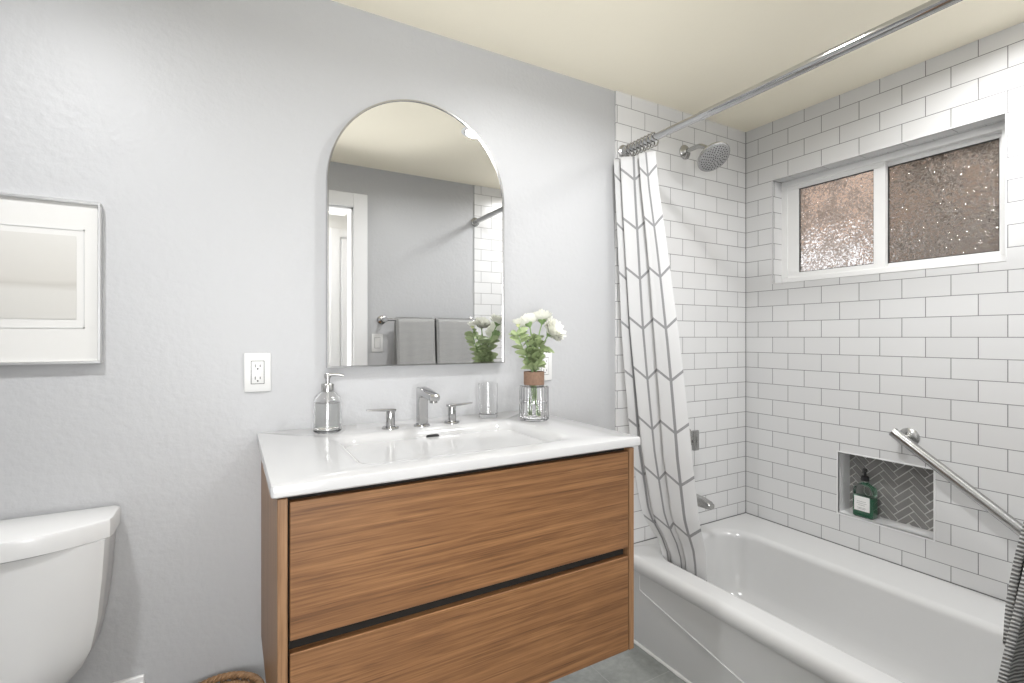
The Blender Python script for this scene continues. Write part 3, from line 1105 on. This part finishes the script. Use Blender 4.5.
def petal_ring(bm, c, nrm_, r_in, r_out, cnt, elev, w, ph):
    a, b, d = frame_of(nrm_)
    for k in range(cnt):
        th = 2 * PI * (k + random.random() * 0.4) / cnt + ph
        rd = a * math.cos(th) + b * math.sin(th)
        tn = d.cross(rd)
        e = elev + random.uniform(-0.12, 0.12)
        ln = (r_out - r_in) * random.uniform(0.88, 1.1)
        vs = []
        for (q_, ww) in ((0, 0.45), (0.35, 0.9), (0.75, 1.0), (1.0, 0.35)):
            ee = e + 0.55 * q_
            p = c + rd * (r_in + ln * q_ * math.cos(e)) + d * (ln * q_ * math.sin(ee))
            vs.append((p - tn * w * ww / 2 + d * 0.001, p - d * w * 0.12, p + tn * w * ww / 2 + d * 0.001))
        V = [[bm.verts.new(p) for p in row] for row in vs]
        for r0, r1 in zip(V, V[1:]):
            for m in range(2):
                bm.faces.new((r0[m], r0[m + 1], r1[m + 1], r1[m]))


def leaf(bm, p, d, length, width, droop=0.3, lobes=True):
    d = Vector(d).normalized()
    a, b, _ = frame_of(d)
    ro = random.uniform(0.5, 1.3) * random.choice((-1, 1))
    a, b = a * math.cos(ro) + b * math.sin(ro), b * math.cos(ro) - a * math.sin(ro)
    n = 8
    L, C, R = [], [], []
    for i in range(n + 1):
        q_ = i / n
        c = Vector(p) + d * length * q_ + Vector((0, 0, -droop * length * q_ * q_))
        w = width * math.sin(PI * min(1, q_ * 0.93 + 0.05)) ** 0.8
        if lobes:
            w *= 0.84 + 0.22 * (i % 2)
        L.append(bm.verts.new(c - a * w / 2 - b * w * 0.12)); C.append(bm.verts.new(c)); R.append(bm.verts.new(c + a * w / 2 - b * w * 0.12))
    for i in range(n):
        bm.faces.new((L[i], C[i], C[i + 1], L[i + 1]))
        bm.faces.new((C[i], R[i], R[i + 1], C[i + 1]))


# (name, head position, facing, radius, kind, label)
FL = [
    ('flower', (0.968, -0.228, 1.298), (0.35, -0.75, 0.55), 0.046, 'full', 'largest white bloom, low at the right of the bouquet'),
    ('flower', (0.955, -0.190, 1.342), (0.15, 0.25, 0.95), 0.038, 'full', 'white bloom standing highest at the back right of the bouquet'),
    ('flower', (0.890, -0.205, 1.328), (-0.1, 0.55, 0.8), 0.034, 'full', 'white bloom in the middle top of the bouquet, turned to the mirror'),
    ('flower', (0.848, -0.205, 1.325), (-0.15, 0.1, 0.95), 0.021, 'half', 'half open cream bud at the left top of the bouquet'),
]
for i, (nm, hp, fc, rr, kind, lab) in enumerate(FL):
    hp = Vector(hp); fc = Vector(fc).normalized()
    ang = 2 * PI * i / len(FL)
    foot = Vector((vx + 0.012 * math.cos(ang), vy + 0.012 * math.sin(ang), KZ1 + 0.014 + 0.002 * i))
    mid = Vector((vx + 0.010 * math.cos(ang + 2), vy + 0.010 * math.sin(ang + 2), KZ1 + 0.165))
    f = thing('flower', lab, 'flower', foot, 'flowers in the ribbed vase')
    bm = B()
    pts = [foot, lerp(foot, mid, 0.5), mid]
    ctrl = Vector((lerp(mid.x, hp.x, 0.45), lerp(mid.y, hp.y, 0.45), lerp(mid.z, hp.z, 0.6)))
    for k in range(1, 8):
        q_ = k / 7
        pts.append((1 - q_) ** 2 * mid + 2 * q_ * (1 - q_) * ctrl + q_ * q_ * (hp - fc * rr * 0.3))
    tube(bm, pts, 0.0024, 8)
    stem_ = obj('stem', bm, M['stem'], f)
    if kind == 'full':
        bm = B()
        for li, (ri, ro, cnt, el, w) in enumerate(((0.02, 1.0, 26, -0.22, 0.34), (0.02, 0.98, 24, 0.05, 0.33), (0.02, 0.92, 22, 0.30, 0.31), (0.02, 0.84, 20, 0.55, 0.28), (0.02, 0.74, 16, 0.80, 0.26), (0.0, 0.62, 12, 1.05, 0.22), (0.0, 0.5, 8, 1.3, 0.2))):
            petal_ring(bm, hp, fc, rr * ri, rr * ro, cnt, el, rr * w, li * 0.3)
        obj('bloom', bm, M['petal'], f, normals=False, angle=60)
    else:
        bm = B()
        lays = ((0.05, 1.0, 14, 0.35, 0.4), (0.02, 0.95, 12, 0.7, 0.36), (0, 0.85, 9, 1.05, 0.32)) if kind == 'half' else ((0.05, 0.9, 10, 0.8, 0.45), (0, 0.9, 8, 1.1, 0.4), (0, 0.85, 6, 1.3, 0.35))
        for li, (ri, ro, cnt, el, w) in enumerate(lays):
            petal_ring(bm, hp, fc, rr * ri, rr * ro, cnt, el, rr * w, li * 0.3)
        obj('bloom', bm, M['petal'] if kind == 'half' else M['bud'], f, normals=False, angle=60)
    bm = B()
    lathe(bm, [(0.0025, -rr * 0.45), (rr * 0.28, -rr * 0.22), (rr * 0.42, -0.0005), (rr * 0.2, 0.001), (0, 0.001)], hp, fc, 12)
    obj('calyx', bm, M['bud'] if kind != 'full' else M['stem'], f)
    bm = B()
    for k in range(20):
        q_ = 0.02 + 0.66 * random.random() ** 1.1
        base = pts[2] * 1.0
        idx = 2 + q_ * 7
        a_, fr = int(idx), idx - int(idx)
        base = lerp(pts[a_], pts[min(a_ + 1, 9)], fr)
        th = random.uniform(0, 2 * PI)
        dr = Vector((math.cos(th), math.sin(th), random.uniform(0.35, 1.3)))
        leaf(bm, base, dr, random.uniform(0.036, 0.062), random.uniform(0.022, 0.034), random.uniform(0.1, 0.6))
    obj('leaves', bm, M['leaf'], f, normals=False, angle=180)

# a longer spray of leaves at the left of the bouquet
foot = Vector((vx - 0.016, vy + 0.004, KZ1 + 0.016))
f = thing('leafy_sprig', 'leafy green sprig leaning left out of the bouquet', 'leaves', foot)
bm = B()
pts = [foot, (vx - 0.008, vy, KZ1 + 0.165), (0.878, -0.21, 1.215), (0.856, -0.205, 1.265), (0.846, -0.20, 1.295)]
pts = [Vector(p) for p in pts]
tube(bm, pts, 0.002, 8); obj('stem', bm, M['stem'], f)
bm = B()
for k in range(16):
    q_ = 0.15 + 0.85 * k / 15
    idx = 1 + q_ * 2.99
    base = lerp(pts[int(idx)], pts[int(idx) + 1], idx - int(idx))
    s = 1 if k % 2 else -1
    leaf(bm, base, (s * 0.9 - 0.25, random.uniform(-0.6, 0.3), 0.65), random.uniform(0.034, 0.050), 0.024, 0.25)
obj('leaves', bm, M['leaf'], f, normals=False, angle=180)

# ------------------------------------------------------------------ mirror
mx0, mx1, mz0 = 0.261, 0.893, 1.185
mr = (mx1 - mx0) / 2
mcx, mcz = (mx0 + mx1) / 2, 2.092 - mr


def arch(g):
    r = mr - g
    pts = [(mx0 + g, mz0 + g), (mx1 - g, mz0 + g)]
    for k in range(49):
        a = PI * k / 48
        pts.append((mcx + r * math.cos(a), mcz + r * math.sin(a)))
    return pts


t = thing('mirror', 'tall arched wall mirror with thin silver frame above the basin', 'mirror', (mcx, 0, mz0))
bm = B()
MD = -0.027
o0, o1 = arch(0.0), arch(0.005)
A = [[bm.verts.new((x, y, z)) for x, z in oo] for (oo, y) in ((o0, -0.001), (o0, MD), (o1, MD), (o1, -0.001))]
nn = len(o0)
for i in range(4):
    P_, Q_ = A[i], A[(i + 1) % 4]
    for k in range(nn):
        bm.faces.new((P_[k], P_[(k + 1) % nn], Q_[(k + 1) % nn], Q_[k]))
obj('frame', bm, M['silver'], t, angle=40)
bm = B()
prism(bm, arch(0.0052), lambda u, v, d: (u, d, v), -0.004, MD + 0.004)
obj('mirror_glass', bm, M['mirror'], t, smooth=False)

# ------------------------------------------------------------------ picture
fx0, fx1, fz0, fz1 = -0.88, -0.292, 1.214, 1.628
t = thing('framed_picture', 'thin silver framed picture with white mat and faded beige print', 'picture', (-0.586, 0, fz0))
bm = B()
w = 0.0072
for bx in ((fx0, fx1, fz1 - w, fz1), (fx0, fx1, fz0, fz0 + w), (fx0, fx0 + w, fz0 + w, fz1 - w), (fx1 - w, fx1, fz0 + w, fz1 - w)):
    box(bm, bx[0], bx[1], -0.024, -0.001, bx[2], bx[3], 0.0015, 1)
obj('frame', bm, M['psilver'], t, smooth=False)
bm = B(); box(bm, fx0 + w, fx1 - w, -0.015, -0.003, fz0 + w, fz1 - w); obj('mat_board', bm, M['matb'], t, smooth=False)
# window cut in the mat
wx0, wx1, wz0, wz1 = -0.84, -0.326, 1.304, 1.556
bm = B()
for bx in ((wx0, wx1, wz1 - 0.003, wz1), (wx0, wx1, wz0, wz0 + 0.003), (wx0, wx0 + 0.003, wz0, wz1), (wx1 - 0.003, wx1, wz0, wz1)):
    box(bm, bx[0], bx[1], -0.0165, -0.015, bx[2], bx[3])
obj('mat_bevel', bm, M['bevelm'], t, smooth=False)
bm = B(); box(bm, -0.825, -0.342, -0.0162, -0.015, 1.327, 1.538); obj('print', bm, M['print'], t, smooth=False)

# ------------------------------------------------------------------ electrical plates
def outlet(name, cx, cz, y, s, label, cat, kind='outlet'):
    """s = -1 faces -y, +1 faces +y"""
    t = thing(name, label, cat, (cx, y, cz))
    def bxx(bm, x0, x1, d0, d1, z0, z1, bev=0.0):
        ya, yb = sorted((y + s * d0, y + s * d1))
        box(bm, cx + x0, cx + x1, ya, yb, cz + z0, cz + z1, bev, 2)
    bm = B(); bxx(bm, -0.0355, 0.0355, 0.0005, 0.006, -0.0575, 0.0575, 0.0025); obj('cover_plate', bm, M['plastic'], t, angle=40)
    bm = B(); bxx(bm, -0.0180, 0.0180, 0.0055, 0.0064, -0.0345, 0.0345); obj('insert_gap', bm, M['slot'], t, smooth=False)
    bm = B(); bxx(bm, -0.0165, 0.0165, 0.006, 0.0085, -0.033, 0.033, 0.001); rc = obj('receptacle' if kind == 'outlet' else 'rocker', bm, M['plastic'], t, angle=40)
    if kind == 'outlet':
        for zc in (0.019, -0.017):
            for x0_, x1_, za_, zb_ in ((-0.0075, -0.0055, -0.004, 0.005), (0.0055, 0.0075, -0.003, 0.004)):
                bm = B(); bxx(bm, x0_, x1_, 0.0084, 0.0088, zc + za_, zc + zb_); obj('slot', bm, M['slot'], rc)
            bm = B(); lathe(bm, [(0.0025, 0), (0.0025, 0.0004), (0, 0.0004)], (cx, y + s * 0.0084, cz + zc - 0.0085), (0, s, 0), 12)
            obj('ground_hole', bm, M['slot'], rc)
        bm = B()
        bxx(bm, -0.006, -0.0005, 0.0085, 0.0093, -0.002, 0.002); obj('test_button', bm, M['paper'], rc, smooth=False)
        bm = B(); bxx(bm, 0.0005, 0.006, 0.0085, 0.0093, -0.002, 0.002); obj('reset_button', bm, M['paper'], rc, smooth=False)
    else:
        bm = B(); bxx(bm, -0.0155, 0.0155, 0.0085, 0.0108, 0.0, 0.0315, 0.001); obj('rocker_top', bm, M['plastic'], rc, smooth=False)
    for zc in (0.048, -0.048):
        bm = B(); lathe(bm, [(0.003, 0), (0.003, 0.0006), (0, 0.0008)], (cx, y + s * 0.006, cz + zc), (0, s, 0), 12)
        obj('screw', bm, M['plastic'], t)
    return t


outlet('wall_outlet', 0.0685, 1.177, 0.0, -1, 'white double power outlet on the grey wall left of the soap dispenser', 'outlet')
outlet('wall_outlet', 1.088, 1.166, 0.0, -1, 'white power outlet on the wall half hidden behind the flowers', 'outlet')
outlet('light_switch', 0.812, 1.245, YF, 1, 'white rocker light switch beside the door, seen in the mirror', 'light switch', 'switch')

# wall register beside the toilet
vx0, vx1, vzb, vzt = -0.50, -0.203, 0.17, 0.372
t = thing('wall_vent', 'white slatted vent cover low on the wall right of the toilet', 'vent', (-0.35, 0, vzb))
bm = B(); rw = 0.016
for bx in ((vx0, vx1, vzt - rw, vzt), (vx0, vx1, vzb, vzb + rw), (vx0, vx0 + rw, vzb + rw, vzt - rw), (vx1 - rw, vx1, vzb + rw, vzt - rw)):
    box(bm, bx[0], bx[1], -0.012, -0.0005, bx[2], bx[3], 0.002, 1)
obj('vent_frame', bm, M['white'], t, smooth=False)
bm = B()
k = 0
x = vx0 + rw + 0.004
while x < vx1 - rw - 0.008:
    box(bm, x, x + 0.0085, -0.010, -0.002, vzb + rw, vzt - rw)
    x += 0.0125
obj('slats', bm, M['white'], t, smooth=False)
bm = B(); box(bm, vx0 + rw, vx1 - rw, -0.002, -0.0006, vzb + rw, vzt - rw); obj('backing', bm, M['slot'], t, smooth=False)

# ------------------------------------------------------------------ toilet
TC = -0.49
t = thing('toilet', 'white two piece toilet with bow fronted tank at the left wall', 'toilet', (TC, -0.35, 0))


def tank_ring(w, ys, yb, z, y_back=-0.016, rc=0.02):
    """flat back, straight sides to ys, front bowed to yb"""
    pts = [(TC + w - 0.006, y_back), (TC - w + 0.006, y_back), (TC - w, y_back - 0.006)]
    n = 24
    pts.append((TC - w, ys + rc))
    for k in range(n + 1):
        u = -1 + 2 * k / n
        e = abs(u) ** 2.4
        y = yb + (ys - yb) * e
        xx = w * (1 - 0.012 * e) * u if abs(u) < 1 else w * 0.985 * u
        pts.append((TC + xx, y))
    pts.append((TC + w, ys + rc))
    pts.append((TC + w, y_back - 0.006))
    return [(x, y, z) for x, y in pts]


bm = B()
rings = []
for (z, w, ys, yb) in ((0.395, 0.085, -0.08, -0.105), (0.41, 0.10, -0.09, -0.118), (0.43, 0.122, -0.098, -0.130), (0.455, 0.150, -0.106, -0.143), (0.49, 0.180, -0.114, -0.155), (0.53, 0.199, -0.120, -0.163),
                       (0.60, 0.213, -0.128, -0.171), (0.70, 0.223, -0.134, -0.178), (0.795, 0.229, -0.138, -0.183)):
    rings.append(tank_ring(w, ys, yb, z))
loft(bm, rings)
obj('tank', bm, M['ceramic'], t, angle=45)
bm = B()
rings = [tank_ring(0.231, -0.119, -0.186, 0.792), tank_ring(0.237, -0.127, -0.193, 0.796), tank_ring(0.238, -0.128, -0.195, 0.832), tank_ring(0.236, -0.126, -0.193, 0.838), tank_ring(0.230, -0.121, -0.187, 0.841)]
loft(bm, rings)
obj('tank_lid', bm, M['ceramic'], t, angle=40)
bm = B()
tube(bm, [(TC - 0.15, -0.165, 0.735), (TC - 0.15, -0.19, 0.735)], 0.010, 14)
tube(bm, [(TC - 0.155, -0.188, 0.735), (TC - 0.09, -0.196, 0.728)], [0.008, 0.006], 10)
obj('flush_lever', bm, M['chrome'], t)


def oval(cy, a, b, z, n=40, egg=0.12):
    pts = []
    for k in range(n):
        th = 2 * PI * k / n
        yy = math.sin(th)
        pts.append((TC + a * math.cos(th) * (1 + egg * yy), cy + b * yy, z))
    return pts


bm = B()
rings = [oval(-0.36, 0.115, 0.24, 0.0), oval(-0.36, 0.112, 0.235, 0.04), oval(-0.35, 0.105, 0.225, 0.12), oval(-0.37, 0.125, 0.245, 0.22),
         oval(-0.40, 0.165, 0.275, 0.32), oval(-0.42, 0.182, 0.295, 0.385), oval(-0.42, 0.182, 0.295, 0.398), oval(-0.42, 0.13, 0.24, 0.398),
         oval(-0.42, 0.115, 0.22, 0.35), oval(-0.42, 0.06, 0.10, 0.24)]
loft(bm, rings)
obj('bowl', bm, M['ceramic'], t, angle=45)
bm = B(); loft(bm, [oval(-0.435, 0.183, 0.285, 0.401), oval(-0.435, 0.188, 0.29, 0.408), oval(-0.435, 0.184, 0.286, 0.416)]); obj('seat', bm, M['ceramic'], t)
bm = B(); loft(bm, [oval(-0.435, 0.182, 0.284, 0.418), oval(-0.435, 0.187, 0.289, 0.426), oval(-0.435, 0.175, 0.277, 0.436)]); obj('seat_lid', bm, M['ceramic'], t)

# ------------------------------------------------------------------ basket
bcx, bcy, bh = -0.03, -0.135, 0.318
t = thing('wicker_basket', 'round brown wicker basket on the floor between toilet and vanity', 'basket', (bcx, bcy, 0))
bm = B()
for k in range(22):
    z = 0.012 + k * (bh - 0.03) / 21
    R = lerp(0.080, 0.098, k / 21)
    pts = [(bcx + (R + (0.004 if (i + k) % 2 else -0.004)) * math.cos(2 * PI * i / 44), bcy + (R + (0.004 if (i + k) % 2 else -0.004)) * math.sin(2 * PI * i / 44), z) for i in range(44)]
    tube(bm, pts, 0.0072, 6, closed=True)
obj('woven_side', bm, M['wicker'], t)
bm = B()
for i in range(22):
    a = 2 * PI * (i * 2 + 0.5) / 44
    tube(bm, [(bcx + 0.080 * math.cos(a), bcy + 0.080 * math.sin(a), 0.005), (bcx + 0.099 * math.cos(a), bcy + 0.099 * math.sin(a), bh - 0.006)], 0.0045, 6)
obj('stakes', bm, M['wicker_d'], t)
bm = B()
for s in range(3):
    pts = []
    for i in range(216):
        a = 2 * PI * i / 216
        tw = a * 18 + s * 2 * PI / 3
        R = 0.103 + 0.005 * math.cos(tw)
        pts.append((bcx + R * math.cos(a), bcy + R * math.sin(a), bh + 0.005 * math.sin(tw)))
    tube(bm, pts, 0.005, 6, closed=True)
obj('braided_rim', bm, M['wicker'], t)
bm = B(); lathe(bm, [(0, 0.002), (0.082, 0.002), (0.082, 0.010), (0, 0.010)], (bcx, bcy, 0), (0, 0, 1), 32); obj('base', bm, M['wicker_d'], t)

# ------------------------------------------------------------------ bottle in the niche
bx_, by_, bz_ = XR + 0.046, -0.548, nz0
t = thing('hand_soap_bottle', 'clear pump bottle of green soap with white label in the tiled niche', 'bottle', (bx_, by_, bz_))


def rloft(bm, secs):
    loft(bm, [[(bx_ + a, by_ + b, bz_ + z * 1.16) for a, b in rrect(-w, w, -w2 * 1.1, w2 * 1.1, r, 6)] for (w, w2, r, z) in secs])


bm = B()
rloft(bm, [(0.026, 0.033, 0.012, 0.001), (0.029, 0.036, 0.013, 0.005), (0.029, 0.036, 0.013, 0.098), (0.026, 0.033, 0.013, 0.110), (0.016, 0.02, 0.012, 0.121), (0.0115, 0.0115, 0.011, 0.126), (0.0115, 0.0115, 0.011, 0.136)])
obj('bottle', bm, M['glass'], t, angle=40)
bm = B()
rloft(bm, [(0.0245, 0.0315, 0.011, 0.004), (0.0268, 0.0338, 0.012, 0.008), (0.0268, 0.0338, 0.012, 0.078)])
obj('green_soap', bm, M['green'], t, angle=40)
bm = B(); box(bm, bx_ - 0.0298, bx_ - 0.0292, by_ - 0.031, by_ + 0.029, bz_ + 0.030, bz_ + 0.092); lb = obj('paper_label', bm, M['paper'], t, smooth=False)
bm = B()
for k, (zz, hw) in enumerate(((0.070, 0.017), (0.062, 0.020), (0.054, 0.013), (0.043, 0.018), (0.038, 0.015))):
    box(bm, bx_ - 0.0301, bx_ - 0.0297, by_ - hw, by_ + hw, bz_ + zz - 0.0007, bz_ + zz + 0.0007)
obj('printed_lines', bm, M['ink'], lb, smooth=False)
bm = B()
lathe(bm, [(0, 0.134), (0.0155, 0.134), (0.0155, 0.152), (0.012, 0.156), (0.0055, 0.157), (0.005, 0.174), (0.008, 0.175), (0.008, 0.186), (0, 0.188)], (bx_, by_, bz_ + 0.022), (0, 0, 1), 24)
pm = obj('pump', bm, M['blackp'], t)
bm = B(); tube(bm, [(bx_, by_, bz_ + 0.204), (bx_ - 0.03, by_ - 0.008, bz_ + 0.203), (bx_ - 0.036, by_ - 0.009, bz_ + 0.197)], [0.006, 0.0045, 0.0035], 10); obj('nozzle', bm, M['blackp'], pm)

# ------------------------------------------------------------------ towel bar and towels
tbz, tby = 1.392, YF + 0.085
t = thing('towel_bar', 'chrome towel bar on the wall beside the door, reflected in the mirror', 'towel bar', (1.15, YF, tbz))
bm = B(); tube(bm, [(0.83, tby, tbz), (1.475, tby, tbz)], 0.0085, 16); obj('bar', bm, M['chrome'], t)
for x in (0.838, 1.467):
    bm = B(); lathe(bm, [(0, 0), (0.028, 0), (0.028, 0.006), (0.022, 0.010), (0.011, 0.014), (0.010, 0.068), (0.016, 0.071), (0.016, 0.098), (0, 0.100)], (x, YF, tbz), (0, 1, 0), 24)
    obj('post', bm, M['chrome'], t)


def drape(x0, x1, front, back, thick, wav, xs=0.0):
    """closed slab of cloth hung over the bar; front/back: (z, y) of the outer surface, from hem to bar"""
    outer = [(y, z) for z, y in front] + [(tby + 0.017 * math.cos(a), tbz + 0.017 * math.sin(a)) for a in (PI * k / 8 for k in range(1, 8))] + [(y, z) for z, y in reversed(back)]
    bm = B()
    cols = []
    nx = 18
    for i in range(nx + 1):
        q_ = i / nx
        col = []
        for (y, z) in outer:
            drop = max(0.0, (tbz - z) / 0.6)
            yy = y + (wav * drop * math.sin(5.5 * q_ * PI + 0.6) * (1 if y > tby else 0.2))
            col.append((lerp(x0 - xs * drop * drop, x1 + xs * 0.3 * drop, q_), yy, z))
        cols.append(col)
    V = [[bm.verts.new(p) for p in c] for c in cols]
    for A, C in zip(V, V[1:]):
        for k in range(len(outer) - 1):
            bm.faces.new((A[k], C[k], C[k + 1], A[k + 1]))
    return bm


def fine(tab, n=26):
    out = []
    for k in range(n + 1):
        z = lerp(tab[0][0], tab[-1][0], k / n)
        for (za, ya), (zb, yb) in zip(tab, tab[1:]):
            if za <= z <= zb + 1e-9:
                q_ = (z - za) / (zb - za)
                out.append((z, lerp(ya, yb, q_)))
                break
    return out


def towel(x0, x1, label, frontz, far):
    t = thing('hand_towel', label, 'towel', ((x0 + x1) / 2, tby, tbz))
    bk = [(0.80, YF + 0.016), (1.1, YF + 0.022), (tbz, tby - 0.017)]
    fr = [(0.70, -1.404), (0.81, -1.401), (0.88, -1.411), (0.98, -1.426), (1.10, -1.440), (tbz, tby + 0.017)]
    bm = drape(x0 - 0.008, x1, fine(fr), fine(bk), 0.008, 0.006, 0.008)
    a = obj('under_layer', bm, M['towel'], t, angle=180)
    m_ = a.modifiers.new('thickness', 'SOLIDIFY'); m_.thickness = 0.009; m_.offset = -1
    fr = [(0.865, -1.404), (0.92, -1.406), (0.98, -1.413), (1.05, -1.425), (1.15, -1.438), (tbz, tby + 0.026)]
    bk2 = [(tbz - 0.02, tby - 0.024), (tbz, tby - 0.024)]
    bm = drape(x0, x1, fine(fr), bk2, 0.008, 0.005, 0.006)
    b = obj('front_layer', bm, M['towel'], t, angle=180)
    m_ = b.modifiers.new('thickness', 'SOLIDIFY'); m_.thickness = 0.008; m_.offset = -1
    bm = B()
    pts = [(lerp(x0 + 0.002, x1, i / 18), -1.4065 + 0.005 * 0.9 * math.sin(5.5 * i / 18 * PI + 0.6), 0.868) for i in range(19)]
    tube(bm, pts, 0.0045, 8)
    obj('hem', bm, M['hem'], t)
    return t


towel(0.914, 1.157, 'ribbed grey towel on the bar, the one nearer the door', 0.86, False)
towel(1.182, 1.440, 'ribbed grey towel on the bar, the one nearer the tub', 0.86, True)

# ------------------------------------------------------------------ downlights and added hall fill lamp
def downlight(x, y, label, k=1.0):
    t = thing('downlight', label, 'ceiling light', (x, y, H), 'recessed ceiling lights')
    bm = B(); lathe(bm, [(0.063 * k, 0.001), (0.063 * k + 0.022, 0.001), (0.063 * k + 0.022, 0.004), (0.063 * k + 0.015, 0.007), (0.063 * k, 0.006)], (x, y, H), (0, 0, -1), 40); obj('trim_ring', bm, M['white'], t)
    bm = B(); lathe(bm, [(0, 0.002), (0.063 * k, 0.002), (0.063 * k, 0.005), (0, 0.0055)], (x, y, H), (0, 0, -1), 40); obj('lens', bm, M['lens'], t)


downlight(*DOWN[0], 'lit round downlight in the ceiling, seen in the top of the mirror')
downlight(*DOWN[1], 'lit round downlight in the ceiling above the toilet')
downlight(*DOWN[2], 'added round fill light in the ceiling above the bathtub', 2.0)
t = thing('hall_fill_lamp', 'flush square fill lamp added on the ceiling of the hall beyond the door', 'ceiling light', (0.35, -2.2, H))
bm = B(); box(bm, -0.12, 0.82, -2.56, -1.84, H - 0.06, H - 0.001, 0.006); obj('lamp_housing', bm, M['white'], t)
bm = B(); box(bm, -0.10, 0.80, -2.54, -1.86, H - 0.075, H - 0.0605, 0.004); obj('diffuser', bm, M['hallfill'], t)
